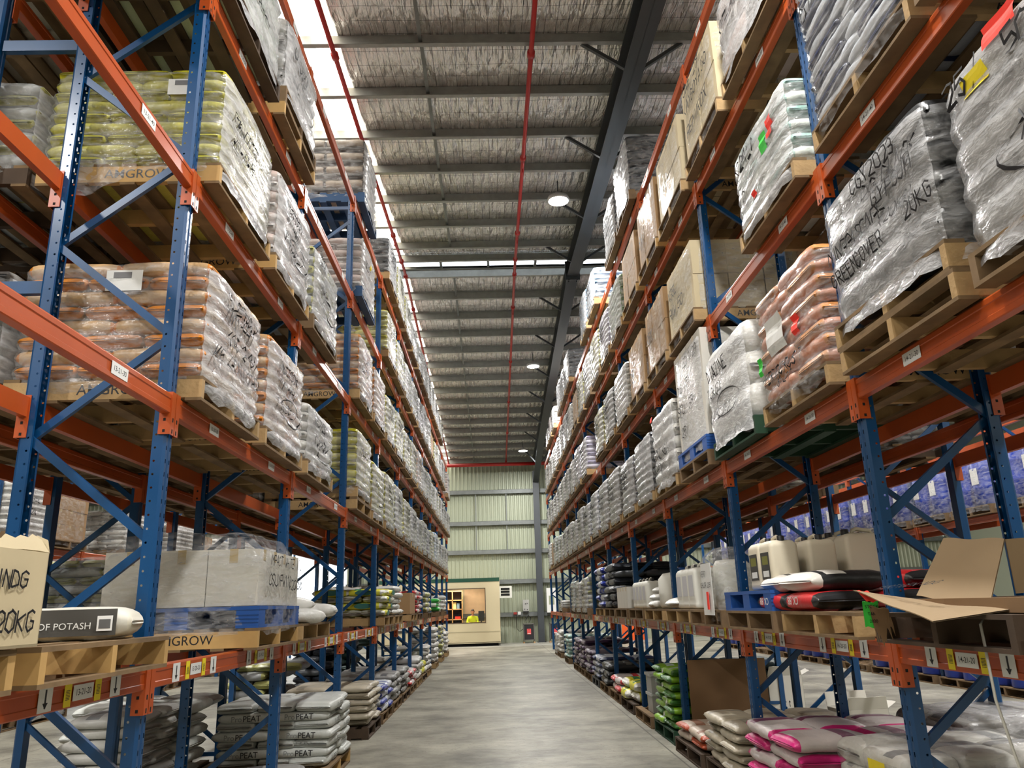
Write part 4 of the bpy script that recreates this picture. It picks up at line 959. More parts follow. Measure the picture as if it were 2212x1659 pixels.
_lo, _s = slot('LB', 0, 2, 0, dx=-.1, dy=.0); pallet('o', _lo, _s, where('LB', 0, 2, 0))
for i in range(7):
    for q in (0, 1):
        o = obj('sack', sackmesh(.62, .50, .10, (i + q) % 3, False), None, (_lo[0] + .22 + r_.uniform(-.04, .04), _lo[1] - .28 + q * .56 + r_.uniform(-.03, .03), .152 + i * .097), (r_.uniform(-.03, .03), 0, r_.uniform(-.12, .12) + (PI if i % 2 else 0)), smats('wht'))
        tag(o, 'glossy pale sack, %s layer of pile behind left front post, %s' % (LAYN[i], ('nearer', 'farther')[q]), 'sack', 'loose sacks stacked on pallets')
loose_stack('LB', 0, 4, 0, 'slv', 6, .13, 'o', desc='black-striped cream sack')
loose_stack('LB', 0, 5, 1, 'dgr', 7, .13, 'o', desc='charcoal sack')
loose_stack('LB', 0, 6, 1, 'tea', 6, .14, 'o', desc='dark teal sack')
# low dark-topped sack in front
loc, s = slot('L', 0, 2, 0); pallet('o', loc, s, where('L', 0, 2, 0), detail=True)
o = obj('sack', sackmesh(.62, .42, .15, 1, False), None, (-2.05, 8.0 - .35, .152), (0, 0, .2), smats('gry')); tag(o, 'single grey and cream sack on floor pallet before the peat stack', 'sack')
# first beam level, left
rack_pallet('L', 20, 2, 0, 'w', dx=-.02)
for i, (x, y, z, rz) in enumerate(((-1.83, 7.45, 0, .3), (-1.95, 7.95, 0, 1.2), (-2.0, 7.6, .11, .9), (-2.4, 7.7, 0, .5), (-1.86, 8.15, .05, .1))):
    o = obj('sack', sackmesh(.5, .34, .12, i % 3, False), None, (x, y, Z20 + .152 + z), (0, .05, rz), smats('wht'))
    tag(o, 'small white sack %s on third-bay pallet, left rack first beam' % ['at the near corner', 'behind the first', 'lying on top', 'on the inner side', 'at the far corner'][i], 'sack', 'small white sacks')
def yell(o, i, q, s, L, W, H, al):
    for sg in (-1, 1):
        obj('printed_oval', MB().lathe([(0, 0), (.075, 0)], 20).mesh('oval', [mat('teal_print', (50, 110, 100), .5)]), o, (0, sg * (W / 2 * 1.03 + .013), H * .55), (PI / 2 if sg < 0 else -PI / 2, 0, 0)).scale = (1.9, .55, 1)
loose_stack('L', 20, 4, 0, 'yws', 4, .105, 'w', desc='bright yellow sack', textf=yell)
loose_stack('L', 20, 4, 1, 'wht', 5, .1, 'w', desc='white sack end')
loose_stack('L', 20, 6, 0, 'rws', 5, .10, 'o', desc='red and white sack')
put_load('L', 20, 5, 1, 'car', 'w', raw=True, H=.42, nx=1, ny=1, nz=1, m=KRAFT, wrap=False, desc='single large brown carton')
loose_stack('L', 20, 8, 1, 'gws', 3, .13, 'o')
loose_stack('L', 20, 7, 0, 'slv', 4, .13, 'o', desc='silvery sack')
loose_stack('L', 20, 9, 1, 'wht', 4, .13, 'o', desc='white sack')

# ---- right floor pallets
def pink(o, i, q, s, L, W, H, al): pass
loose_stack('R', 0, 1, 1, 'pnk', 5, .108, 'o', dx=.05, dy=0, desc='magenta and silver sack', brick=False, A=1.2, B=1.14)
loose_stack('R', 0, 2, 0, 'bei', 5, .088, 'd', desc='cream sack')
loose_stack('R', 0, 2, 1, 'org', 2, .09, 'd', desc='orange-ended cream sack', dx=-.03, dy=-.08)
def goat(o, i, q, s, L, W, H, al):
    if i % 2 == 0: return
    for sg in (-1, 1):
        obj('white_emblem', MB().prism([(-.06, -.02), (-.03, .01), (0, .015), (.03, .035), (.05, .05), (.04, .01), (.03, -.03), (.015, -.03), (.01, -.005), (-.03, -.01), (-.045, -.035)], 0, .001).mesh('emblem', [INKW]), o, (.14, sg * (W / 2 * 1.03 + .015), H * .5), (PI / 2 if sg < 0 else -PI / 2, 0, 0))
loose_stack('R', 0, 3, 0, 'lim', 8, .088, 'g', desc='lime green sack', dx=.02, textf=goat)
loose_stack('R', 0, 4, 0, 'yws', 2, .15, 'd', desc='bright yellow sack', rj=.06)
loose_stack('R', 0, 4, 1, 'rws', 2, .12, 'o', desc='red and white sack')
loose_stack('R', 0, 5, 0, 'blk', 3, .13, 'o', desc='glossy black sack')
loose_stack('R', 0, 5, 1, 'nav', 4, .11, 'k', desc='navy and silver sack')
loose_stack('R', 0, 6, 0, 'plm', 5, .1, 'o', desc='plum and silver sack')
loose_stack('R', 0, 6, 1, 'plm', 6, .11, 'o', desc='plum and silver sack')
loose_stack('R', 0, 7, 0, 'plm', 6, .11, 'o', desc='plum and silver sack')
loose_stack('R', 0, 8, 0, 'aqu', 6, .11, 'o', desc='aqua-ended sack')
loose_stack('R', 0, 9, 0, 'wht', 5, .14, 'o', desc='white sack')
loose_stack('RB', 0, 4, 0, 'tea', 4, .14, 'o', desc='dark green sack')
put_load('R', 0, 9, 1, 'wht', 'o', H=.8, n=5)
# cardboard sheet standing behind the orange sacks, tote bins, cartons on floor
t = obj('cardboard_sheet', MB().box(-.46, .46, -.006, .006, 0, .80).mesh('cardboard_sheet', [KRAFTD]), None, (2.71, 9.62, .157), (-.03, 0, 0)); tag(t, 'large brown cardboard sheet standing behind the orange-ended sacks', 'cardboard')
def tote(loc, label):
    t = empty('tote_bin', loc, 0); tag(t, label, 'plastic tote', 'grey plastic totes'); mb = MB()
    mb.prism([(-.27, -.18), (.27, -.18), (.27, .18), (-.27, .18)], 0, .25); obj('tub', mb.mesh('tub', [mat('grey_tote', (176, 178, 176), .45)]), t)
    mb = MB(); mb.box(-.29, .29, -.2, .2, .22, .255); [mb.box(x - .01, x + .01, -.19, .19, .02, .22) for x in (-.2, -.07, .07, .2)]; obj('rim', mb.mesh('rim', [mat('grey_tote_rim', (190, 192, 190), .45)]), t)
pl_, s = slot('R', 0, 3, 1); pallet('o', pl_, s, where('R', 0, 3, 1), detail=True)
for i in range(2): tote((2.42, 11.65, .152 + i * .26), 'grey plastic tote, %s of two behind the lime sacks' % ['lower', 'upper'][i])
def opencarton(loc, rz, w_, d_, h_, label, m, arrows=True):
    t = empty('open_carton', loc, rz); tag(t, label, 'carton'); mb = MB()
    for a in ((-w_ / 2, -w_ / 2 + .005, -d_ / 2, d_ / 2), (w_ / 2 - .005, w_ / 2, -d_ / 2, d_ / 2), (-w_ / 2, w_ / 2, -d_ / 2, -d_ / 2 + .005), (-w_ / 2, w_ / 2, d_ / 2 - .005, d_ / 2)): mb.box(*a, 0, h_)
    mb.box(-w_ / 2, w_ / 2, -d_ / 2, d_ / 2, 0, .006); obj('box_body', mb.mesh('box_body', [m]), t)
    flap([(-w_ / 2, -d_ / 2, h_), (w_ / 2, -d_ / 2, h_), (w_ / 2 - .03, -d_ / 2 - .04, h_ + .13), (-w_ / 2 + .03, -d_ / 2 - .04, h_ + .13)], 'flap', t, m)
    flap([(w_ / 2, -d_ / 2, h_), (w_ / 2, d_ / 2, h_), (w_ / 2 + .12, d_ / 2 - .02, h_ + .06), (w_ / 2 + .12, -d_ / 2 + .02, h_ + .06)], 'flap', t, m)
    flap([(w_ / 2, d_ / 2, h_), (-w_ / 2, d_ / 2, h_), (-w_ / 2, d_ / 2 + .03, h_ + .15), (w_ / 2, d_ / 2 + .03, h_ + .15)], 'flap', t, m)
    mb = MB()
    for x in (-.03, .03): mb.box(x - .004, x + .004, -d_ / 2 - .0015, -d_ / 2 - .0005, .06, .13).add([(x - .016, -d_ / 2 - .001, .12), (x + .016, -d_ / 2 - .001, .12), (x, -d_ / 2 - .001, .15)], [(0, 1, 2)])
    obj('printed_arrows', mb.mesh('printed_arrows', [INK]), t)
opencarton((4.05, 9.3, .0), .1, .5, .4, .42, 'white open carton with up arrows on floor behind right rack', BOXW)
opencarton((4.4, 12.6, .0), -.2, .5, .4, .5, 'smaller white open carton farther back behind right rack', BOXW)
o = obj('flat_carton', MB().box(-.5, .5, -.4, .4, 0, .25).mesh('flat_carton', [KRAFTW]), None, (4.0, 14.0, 0), (0, 0, .1)); tag(o, 'pale low carton on floor behind the cardboard sheet', 'carton')
# film covered load with yellow tag at bottom right, grey wrapped load beside it
loc, s = slot('R', 0, 1, 0); pallet('o', loc, s, where('R', 0, 1, 0), detail=True)
near_sackload('wht', (2.78, 5.15, .155), -1, 'right floor, before magenta sacks', n=4, H=.58, seed=3, A=1.05, B=.85, stickers=((.1, .30, .2, .24, YELTAG), ), fm={0: FILMX, 1: FILM})
near_sackload('gry', (4.05, 6.7, .005), -1, 'floor behind right rack', n=4, H=.68, seed=1, fm={0: FILMG, 1: FILMG})

# ---- first beam level, right
loc, s = slot('R', 20, 0, 1, -.03, -.02); pallet('d', loc, s, where('R', 20, 0, 1), detail=True)
loc0, s = slot('R', 20, 0, 0, -.03, -.02); pallet('d', loc0, s, where('R', 20, 0, 0), detail=True)
t = empty('collapsed_carton', (2.4, 3.6, Z20 + .155)); tag(t, 'large collapsed brown carton with flaps hanging open, right rack nearest bay', 'carton')
def wp(x, y, z): return (x - 2.4, y - 3.6, z - Z20 - .155)
obj('box_body', MB().box(-.3, .55, -.6, .42, 0, .06).mesh('box_body', [KRAFTD]), t)
KD2 = mat('dull_kraft', (150, 128, 98), .85, var=.08, vscale=2)
flap([wp(2.10, 3.25, 1.56), wp(2.16, 4.06, 1.60), wp(1.86, 4.12, 1.66), wp(1.83, 3.35, 1.52)], 'flap', t, KD2)
flap([wp(2.14, 3.45, 1.55), wp(2.16, 4.06, 1.62), wp(2.33, 4.02, 1.90), wp(2.34, 3.55, 1.86)], 'flap', t, KD2)
flap([wp(2.34, 3.55, 1.62), wp(3.0, 3.5, 1.62), wp(3.0, 3.52, 1.86), wp(2.34, 3.55, 1.86)], 'flap', t, KD2)
flap([wp(2.02, 4.10, 1.56), wp(1.93, 4.12, 1.58), wp(1.96, 4.13, 1.36), wp(2.06, 4.12, 1.38)], 'torn_edge', t, KRAFTD, jag=.6)
flap([wp(1.90, 4.125, 1.60), wp(1.98, 4.125, 1.60), wp(1.985, 4.14, 1.47), wp(1.905, 4.14, 1.475)], 'green_tag', t, GRNTAG)
mb = MB()
for q, tx in enumerate(('STOCK', 'TAKE', '2020')):
    l_ = obj('lettering', textmesh(tx, .022, INK, .01), t, wp(1.944, 4.118, 1.575 - q * .036), (PI / 2, 0, 0))
flap([wp(1.87, 4.10, 1.655), wp(1.92, 4.08, 1.65), wp(1.95, 4.05, 1.60), wp(1.90, 4.07, 1.60)], 'red_tag', t, REDTAG)
mb = MB(); hand(mb, 'FERTIGEN NDG', 0, 0, .05, lambda y, z: 0, seed=4)
hw = obj('handwriting', mb.mesh('handwriting', [INK]), t, wp(1.925, 4.02, 1.650), (.1, -1.25, PI))
st_ = obj('strap', MB().tube([(2.12, 3.42, 1.56), (2.06, 3.40, 1.5), (2.07, 3.41, 1.2), (2.15, 3.4, .7), (2.2, 3.42, .1)], .006, 6).mesh('strap', [mat('clear_strap', (190, 188, 180), .4)], True)); tag(st_, 'loose pale strap hanging from the collapsed carton', 'strap')
# CK88 sacks
loc, s = slot('R', 20, 1, 0, -.03, 0); pallet('w', loc, s, where('R', 20, 1, 0), detail=True, text=False)
RED = mat('sack_red_print', (206, 40, 44), .4, bump=.3, bscale=14); BLKS = mat('sack_black_print', (38, 38, 40), .35, bump=.3, bscale=14); WHS = mat('sack_white_print', (214, 208, 200), .4, bump=.3, bscale=14)
CKM = sack_mb(.60, .44, .13, 3, False, 16, 14, .18).mesh('sack', [RED, BLKS, RED], True); CKB = sack_mb(.62, .46, .14, 4, False, 16, 14, .2).mesh('sack', [BLKS, WHS, WHS], True)
def ck(o, txt=True):
    if txt:
        for sg in (-1, 1): obj('lettering', textmesh('CK 88', .07, INKW, .006), o, (-.02, sg * .258, .07), (PI / 2, PI, 0 if sg < 0 else PI))
for i, (x, y, z, rz, me, lb) in enumerate(((2.24, 5.33, 0, PI / 2, CKM, 'at the near aisle corner'), (2.24, 5.92 - .02, 0, PI / 2, CKM, 'at the far aisle corner'), (2.75, 5.33, 0, PI / 2, CKM, 'inside near corner'), (2.75, 5.9, 0, PI / 2, CKM, 'inside far corner'),
        (2.32, 5.38, .12, .15, CKB, 'nearer black and white'), (2.34, 5.86, .12, .0, CKB, 'farther black and white'), (2.9, 5.4, .12, PI / 2, CKM, 'lying top inside'))):
    o = obj('sack', me, None, (x, y, Z20 + .152 + z), (0, 0, rz)); tag(o, ('red sack with white numbers %s, right rack second bay' if me is CKM else '%s sack, lying over red sacks in right rack second bay') % lb, 'sack', 'red and black sacks'); ck(o, me is CKM)
# blue pallet on weathered pallet with jerrycans
loc, s = slot('R', 20, 1, 1, -.05, -.03); pallet('o', loc, s, where('R', 20, 1, 1), detail=True)
pallet('b', (loc[0], loc[1], loc[2] + .15), s, where('R', 20, 1, 1), extra=' under jerrycans')
names = ['near', 'middle', 'far']
for i in range(2):
    for j in range(2):
        jerrycan((loc[0] - .42 + j * .29 , loc[1] - .40 + i * .27, loc[2] + .305), PI if j == 0 else PI, 'cream jerrycan, blue pallet, %s row, %s from the camera' % (['aisle', 'inner'][j], ['first', 'second', 'third', 'fourth'][i]), NAT, JLB if j == 0 else None, .9)
for i in range(3):
    jerrycan((loc[0] + .22, loc[1] - .36 + i * .3, loc[2] + .305), PI / 2, 'cream jerrycan, blue pallet, rearmost row, %s from the camera' % ['first', 'second', 'third'][i], NAT, None, 1.0)
# wrapped drum with papers
loc, s = rack_pallet('R', 20, 2, 0, 'o', dx=-.03)
wd = empty('wrapped_drum', (loc[0] - .2, loc[1] - .12, loc[2] + .155)); tag(wd, 'white drum bundled in crumpled film with notice sheets, right rack', 'wrapped drum')
obj('drum', MB().lathe([(0, 0), (.26, 0), (.28, .03), (.28, .4), (.25, .45), (0, .46)], 24).mesh('drum', [NATW], True), wd)
mb, d = wrap_mb(.66, .72, .52, 0, 2, skirt=.12, dome=.06, amp=1.6); obj('stretch_wrap', mb.mesh('stretch_wrap', [FILMX, FILM], True), wd, rot=(0, 0, PI))
obj('notice_sheet', MB().box(-.40, -.395, -.30, .05, -.05, .42).mesh('notice_sheet', [WHITE]), wd); obj('notice_sheet', MB().box(-.42, -.415, -.22, -.16, .0, .16).mesh('red_note', [REDTAG]), wd)
mb = MB(); hand(mb, 'VERT', 0, .30, .05, lambda y, z: 0, seed=3); hand(mb, 'CHLOR 205', -.02, .2, .045, lambda y, z: 0, seed=8); obj('handwriting', mb.mesh('handwriting', [INK]), wd, (-.402, .03, 0), (0, 0, PI))
o = obj('film_bundle', wrap_mb(.4, .5, .4, 3, 6, skirt=0, dome=.05, amp=1.8)[0].mesh('film_bundle', [FILM, FILM], True), None, (loc[0] + .35, loc[1] + .2, loc[2] + .155)); tag(o, 'crumpled film bundle behind the wrapped drum, right rack', 'film wrap')
# plain tubs and jerrycans
loc, s = rack_pallet('R', 20, 2, 1, 'w')
for i, (x, y, sc) in enumerate(((-.36, -.40, 1.1), (-.36, -.12, 1.1), (-.36, .16, 1.1), (-.05, -.40, 1.1))):
    jerrycan((loc[0] + x, loc[1] + y, loc[2] + .155), PI, 'white jerrycan %s, right rack third bay far pallet' % ['nearest the aisle corner', 'second along the edge', 'third along the edge', 'behind the corner one'][i], NATW, JLW, sc)
o = obj('sack', sackmesh(.5, .34, .12, 1, False), None, (loc[0] - .3, loc[1] + .45, loc[2] + .15), (0, 0, .4), smats('wht')); tag(o, 'small slumped white sack beside white jerrycans, right rack', 'sack')
loc, s = rack_pallet('R', 20, 3, 0, 'w')
t = empty('round_keg', (loc[0] - .22, loc[1] - .2, loc[2] + .155)); tag(t, 'wide round cream keg on fourth bay near pallet, right rack', 'keg'); obj('keg_body', MB().lathe([(0, 0), (.27, 0), (.3, .04), (.3, .16), (.305, .18), (.3, .2), (.3, .36), (.24, .43), (.1, .45), (0, .45)], 24).mesh('keg', [NATW], True), t); obj('cap', MB().lathe([(.06, .45), (.06, .5), (0, .5)], 14).mesh('cap', [PBLUE], True), t)
for i in range(3): o = obj('sack', sackmesh(.5, .34, .1, i, False), None, (loc[0] - .3 + .05 * i, loc[1] + .28 + .04 * i, loc[2] + .152 + .09 * i), (0, 0, .3 * i), smats('wht')); tag(o, 'flat white sack, %s of three beside the round keg' % ['bottom', 'middle', 'top'][i], 'sack')
loc, s = rack_pallet('R', 20, 3, 1, 'o')
for i in range(4):
    for j in range(2): jerrycan((loc[0] - .4 + j * .3, loc[1] - .42 + i * .27, loc[2] + .155), PI, 'white labelled can, fourth bay far pallet, %s row, %s' % (['aisle', 'inner'][j], ['first', 'second', 'third', 'last'][i]), NATW, JLW, .95)
loc, s = rack_pallet('R', 20, 4, 0, 'o')
cartonload((loc[0], loc[1], loc[2] + .155), s, where('R', 20, 4, 0), 3, 4, 1, .33, 1.1, 1.1, BOXW, False, desc='white cartons', seed=3)
loose_stack('R', 20, 5, 0, 'bws', 6, .13, 'w', desc='blue and white sack')
loose_stack('R', 20, 4, 1, 'dgr', 6, .13, 'o', desc='charcoal sack')
put_load('R', 20, 6, 0, 'slv', 'o', H=1.1); put_load('R', 20, 7, 0, 'aqu', 'o', H=1.1); put_load('R', 20, 8, 1, 'wht', 'o', H=.3, n=3); put_load('R', 20, 6, 1, 'wht', 'o', H=1.0)
for k in (3, 5, 6): put_load('RB', 20, k, 0, 'gry', 'o', H=.8)

# ------------------------------------------------------------------ far end: office hut, person, charger bay
CREAM = mat('cream_hut_panel', (206, 192, 156), .6)
hut = empty('office_hut', (-2.2, 35.5, 0)); tag(hut, 'cream portable office hut with green top band and wide window', 'office hut')
X0, X1, Z0, Z1, Y1 = -2.9, 2.42, .12, 2.88, 2.4
mb = MB(); wx0, wx1, wz0, wz1 = -1.0 - 0.2, 1.76, 1.0, 2.42
mb.box(X0, wx0, 0, .05, Z0, Z1).box(wx1, X1, 0, .05, Z0, Z1).box(wx0, wx1, 0, .05, Z0, wz0).box(wx0, wx1, 0, .05, wz1, Z1).box(X0, X0 + .05, .05, Y1, Z0, Z1).box(X1 - .05, X1, .05, Y1, Z0, Z1).box(X0, X1, Y1 - .05, Y1, Z0, Z1).box(X0, X1, 0, Y1, Z0, Z0 + .05).box(X0, X1, 0, Y1, Z1 - .04, Z1)
obj('wall_panels', mb.mesh('wall_panels', [CREAM]), hut)
obj('green_band', MB().box(X0, X1 - .01, -.012, 0, Z1 - .16, Z1).mesh('green_band', [mat('dark_green_trim', (24, 72, 52), .5)]), hut)
obj('rail', MB().box(X0, X1 + .01, -.012, 0, .60, .63).box(X0, X1 + .01, -.012, 0, Z0, Z0 + .03).mesh('rail', [mat('cream_trim', (190, 178, 146), .5)]), hut)
obj('skid', MB().box(X0 + .1, X1 - .1, .1, .3, 0, Z0).box(X0 + .1, X1 - .1, Y1 - .3, Y1 - .1, 0, Z0).mesh('skid', [BLACK]), hut)
wf = obj('window_frame', MB().box(wx0, wx1, -.01, .04, wz0 - .03, wz0).box(wx0, wx1, -.01, .04, wz1, wz1 + .03).box(wx1, wx1 + .03, -.01, .04, wz0 - .03, wz1 + .03).box(wx0 - .03, wx0, -.01, .04, wz0 - .03, wz1 + .03).mesh('window_frame', [mat('brown_frame', (70, 50, 38), .5)]), hut)
gm = bpy.data.materials.new('window_glass'); gm.use_nodes = True; n = gm.node_tree.nodes; l = gm.node_tree.links; tr = n.new('ShaderNodeBsdfTransparent'); gl = n.new('ShaderNodeBsdfGlossy'); gl.inputs['Roughness'].default_value = .03; mx = n.new('ShaderNodeMixShader'); mx.inputs[0].default_value = .06; l.new(tr.outputs[0], mx.inputs[1]); l.new(gl.outputs[0], mx.inputs[2]); l.new(mx.outputs[0], n['Material Output'].inputs[0])
obj('pane', MB().add([(wx0, .02, wz0), (wx1, .02, wz0), (wx1, .02, wz1), (wx0, .02, wz1)], [(0, 1, 2, 3)]).mesh('pane', [gm]), wf)
ld = bpy.data.lights.new('office_light', 'AREA'); ld.shape = 'RECTANGLE'; ld.size = 1.2; ld.size_y = .3; ld.energy = 60; ld.color = (1, .86, .68)
lo = bpy.data.objects.new('office_light', ld); C.objects.link(lo); lo.parent = hut; lo.location = (.6, 1.0, 2.72)
obj('ceiling_lamp', MB().box(0, 1.2, .85, 1.15, 2.74, 2.80).mesh('ceiling_lamp', [mat('office_lamp', (1, .92, .8), .5, emit=4)]), hut)
# shelving in the office
sh = empty('bookcase', (-2.05, 36.9, .17)); tag(sh, 'pine bookcase with dark cubbies inside the office window', 'bookcase')
mb = MB(); PINE = mat('pine_shelf', (214, 168, 110), .6)
for x in (-.55, .1, .55, -.95): mb.box(x - .02, x + .02, 0, .4, 0, 2.2)
for z in (.5, .95, 1.4, 1.8, 2.2): mb.box(-.97, .57, 0, .4, z - .02, z + .02)
obj('frame', mb.mesh('frame', [PINE]), sh); obj('back', MB().box(-.95, .55, .38, .4, 0, 2.2).mesh('back', [mat('dark_backing', (44, 46, 52), .8)]), sh)
for i, (x, z, w_, h_, c, nm, lb) in enumerate(((-.2, 1.42, .3, .26, (206, 170, 120), 'storage_box', 'tan box'), (.2, 1.42, .14, .3, (230, 220, 150), 'folder', 'pale yellow folder'), (.36, 1.42, .12, .26, (120, 150, 170), 'folder', 'blue folder'), (.34, .97, .26, .12, (220, 60, 44), 'toolbox', 'red toolbox'), (-.25, .52, .34, .22, (198, 150, 96), 'storage_box', 'brown box'), (-.48, .52, .1, .26, (200, 60, 60), 'folder', 'red folder'), (.32, .52, .1, .12, (232, 220, 190), 'mug', 'cream mug'))):
    o = obj(nm, (MB().prism([(-w_ / 2, 0), (w_ / 2, 0), (w_ / 2, .25), (-w_ / 2, .25)], 0, h_) if nm != 'mug' else MB().lathe([(0, 0), (.05, 0), (.05, .12), (.042, .12), (.042, .01)], 14)).mesh(nm, [mat('office_item_%d' % i, c, .6)]), None, (-2.05 + x, 36.98, .17 + z)); tag(o, '%s on the office bookcase behind the window' % lb, 'office item')
o = obj('wall_chart', MB().box(0, .95, 0, .01, 0, 1.2).mesh('wall_chart', [mat('pink_cream_paper', (226, 196, 160), .7, var=.1, vscale=3)]), None, (-1.42, 37.8, 1.25)); tag(o, 'pale wall chart on the office back wall', 'chart')
o = empty('monitor', (-.62, 36.1, .92)); tag(o, 'black monitor beside the person in the office', 'monitor'); obj('screen', MB().box(-.13, .13, 0, .03, .12, .55).mesh('screen', [PBLK]), o); obj('stand', MB().box(-.03, .03, 0, .05, 0, .12).box(-.1, .1, -.05, .1, 0, .01).mesh('stand', [PBLK]), o)
o = empty('desk', (-1.2, 36.2, .17)); tag(o, 'pale desk under the office window', 'desk'); obj('desktop', MB().box(-.9, .85, -.3, .35, .72, .75).mesh('desktop', [PINE]), o)
for x in (-.86, .81):
    for y in (-.26, .31): obj('leg', MB().box(x - .02, x + .02, y - .02, y + .02, 0, .72).mesh('leg', [STEEL]), o)

def person():
    root = empty('person', (-1.02, 36.75, .17)); tag(root, 'person in yellow hi-vis shirt seated at the office desk, head bent', 'person')
    J = {'pel': (0, 0, .52), 'sp': (0, -.03, .74), 'ch': (0, -.07, .96), 'nk': (0, -.1, 1.10), 'hb': (0, -.12, 1.17), 'hd': (0, -.15, 1.27)}
    V = [J['pel'], J['sp'], J['ch'], J['nk'], J['hb']]; Rr = [.15, .145, .16, .058, .055]; E_ = [(0, 1), (1, 2), (2, 3), (3, 4)]
    for sg in (-1, 1):
        b = len(V); V += [(sg * .19, -.07, 1.02), (sg * .25, -.16, .80), (sg * .12, -.38, .80)]; Rr += [.07, .052, .036]; E_ += [(2, b), (b, b + 1), (b + 1, b + 2)]
        h0 = b + 2
        for q, (fx, fl) in enumerate(((-.028, .075), (-.010, .085), (.010, .08), (.026, .065))):
            c = len(V); V += [(sg * (.12 - .02) + fx, -.43, .80), (sg * (.12 - .03) + fx, -.43 - fl, .785)]; Rr += [.011, .008]; E_ += [(h0, c), (c, c + 1)]
        c = len(V); V += [(sg * .075, -.41, .81), (sg * .06, -.45, .80)]; Rr += [.012, .009]; E_ += [(h0, c), (c, c + 1)]
        d_ = len(V); V += [(sg * .10, -.08, .50), (sg * .13, -.46, .50), (sg * .13, -.48, .08), (sg * .13, -.60, .03)]; Rr += [.10, .07, .05, .035]; E_ += [(0, d_), (d_, d_ + 1), (d_ + 1, d_ + 2), (d_ + 2, d_ + 3)]
    me = bpy.data.meshes.new('body'); me.from_pydata(V, E_, []); o = bpy.data.objects.new('body', me); C.objects.link(o)
    o.modifiers.new('s', 'SKIN'); sv = me.skin_vertices[0].data
    for i, r in enumerate(Rr): sv[i].radius = (r, r * (.72 if i in (0, 1, 2) else 1))
    sv[0].use_root = True; o.modifiers.new('u', 'SUBSURF').levels = 2; o.modifiers['u'].render_levels = 2
    dg = bpy.context.evaluated_depsgraph_get(); m2 = bpy.data.meshes.new_from_object(o.evaluated_get(dg)); bpy.data.objects.remove(o)
    skin = mat('skin', (206, 150, 122), .55); hi = mat('hi_vis_yellow', (212, 236, 40), .7); dk = mat('navy_trousers', (36, 42, 60), .8)
    m2.materials.clear(); [m2.materials.append(q) for q in (skin, hi, dk)]
    for p in m2.polygons:
        c = p.center; p.use_smooth = True
        p.material_index = 2 if (c.z < .56 and c.y > -.7) else (1 if (c.z < 1.09 and c.y > -.34) else 0)
    obj('body', m2, root)
    # head with face
    mb = MB(); n1, n2 = 20, 24; vs = []
    for i in range(n1 + 1):
        th = PI * i / n1
        for j in range(n2):
            ph = 2 * PI * j / n2; x = math.sin(th) * math.sin(ph) * .076; y = -math.sin(th) * math.cos(ph) * .095; z = math.cos(th) * .118
            if z < 0: x *= 1 + z * 2.2; y = y * (1 + z * .9)
            fr = max(0, math.cos(ph)) ** 8
            y -= fr * .022 * math.exp(-((z + .012) / .022) ** 2) if abs(math.sin(ph)) < .35 else 0
            for ex in (-.03, .03): y += .008 * math.exp(-((x - ex) / .012) ** 2 - ((z - .015) / .012) ** 2) * (1 if math.cos(ph) > 0 else 0)
            y -= .006 * math.exp(-(x / .02) ** 2 - ((z + .055) / .008) ** 2) * (1 if math.cos(ph) > 0 else 0)
            vs.append((x, y, z))
    fs = [(i * n2 + j, i * n2 + (j + 1) % n2, (i + 1) * n2 + (j + 1) % n2, (i + 1) * n2 + j) for i in range(n1) for j in range(n2)]
    mb.add(vs, fs); 
    for sg in (-1, 1): mb.lathe([(0, -.03), (.012, -.02), (.014, 0), (.012, .02), (0, .03)], 8, 0, (sg * .078, .005, 0))
    h = obj('head', mb.mesh('head', [skin], True), root, J['hd'], (.35, 0, .1))
    for sg in (-1, 1): obj('eye', MB().lathe([(0, -.008), (.008, 0), (0, .008)], 8).mesh('eye', [BLACK], True), h, (sg * .03, -.085, .015))
    mb = MB(); vs = []
    for i in range(12):
        th = PI * .55 * i / 11
        for j in range(24):
            ph = 2 * PI * j / 24; k = 1 if math.cos(ph) < .3 else .0; thh = th if k else min(th, PI * .3)
            vs.append((math.sin(thh) * math.sin(ph) * .084, -math.sin(thh) * math.cos(ph) * .103, math.cos(thh) * .126))
    mb.add(vs, [(i * 24 + j, i * 24 + (j + 1) % 24, (i + 1) * 24 + (j + 1) % 24, (i + 1) * 24 + j) for i in range(11) for j in range(24)])
    obj('hair', mb.mesh('hair', [mat('dark_hair', (44, 34, 28), .6)], True), h)
person()
o = empty('office_chair', (-1.02, 36.9, .17)); tag(o, 'dark office chair under the seated person', 'chair'); obj('seat', MB().lathe([(0, .36), (.22, .36), (.24, .4), (.2, .43), (0, .43)], 18).mesh('seat', [PBLK], True), o); obj('post', MB().tube([(0, 0, .04), (0, 0, .36)], .03, 8).mesh('post', [PBLK]), o)
mb = MB()
for i in range(5): a = i * 2 * PI / 5; mb.bar((0, 0, .06), (.26 * math.cos(a), .26 * math.sin(a), .03), .04, .03, 0, (0, 0, 1))
obj('base', mb.mesh('base', [PBLK]), o)
# air conditioner on the hut side
ac = empty('air_conditioner', (.42, 36.6, 2.0)); tag(ac, 'white louvred air conditioner box on the side of the office hut', 'air conditioner')
obj('casing', MB().box(-.20, .36, -.25, .25, 0, .52).mesh('casing', [mat('appliance_white', (232, 232, 224), .4)]), ac)
for q in range(3): obj('louvre', MB().box(-.14, .26, -.262, -.25, .1 + q * .125, .19 + q * .125).mesh('louvre', [BLACK]), ac)
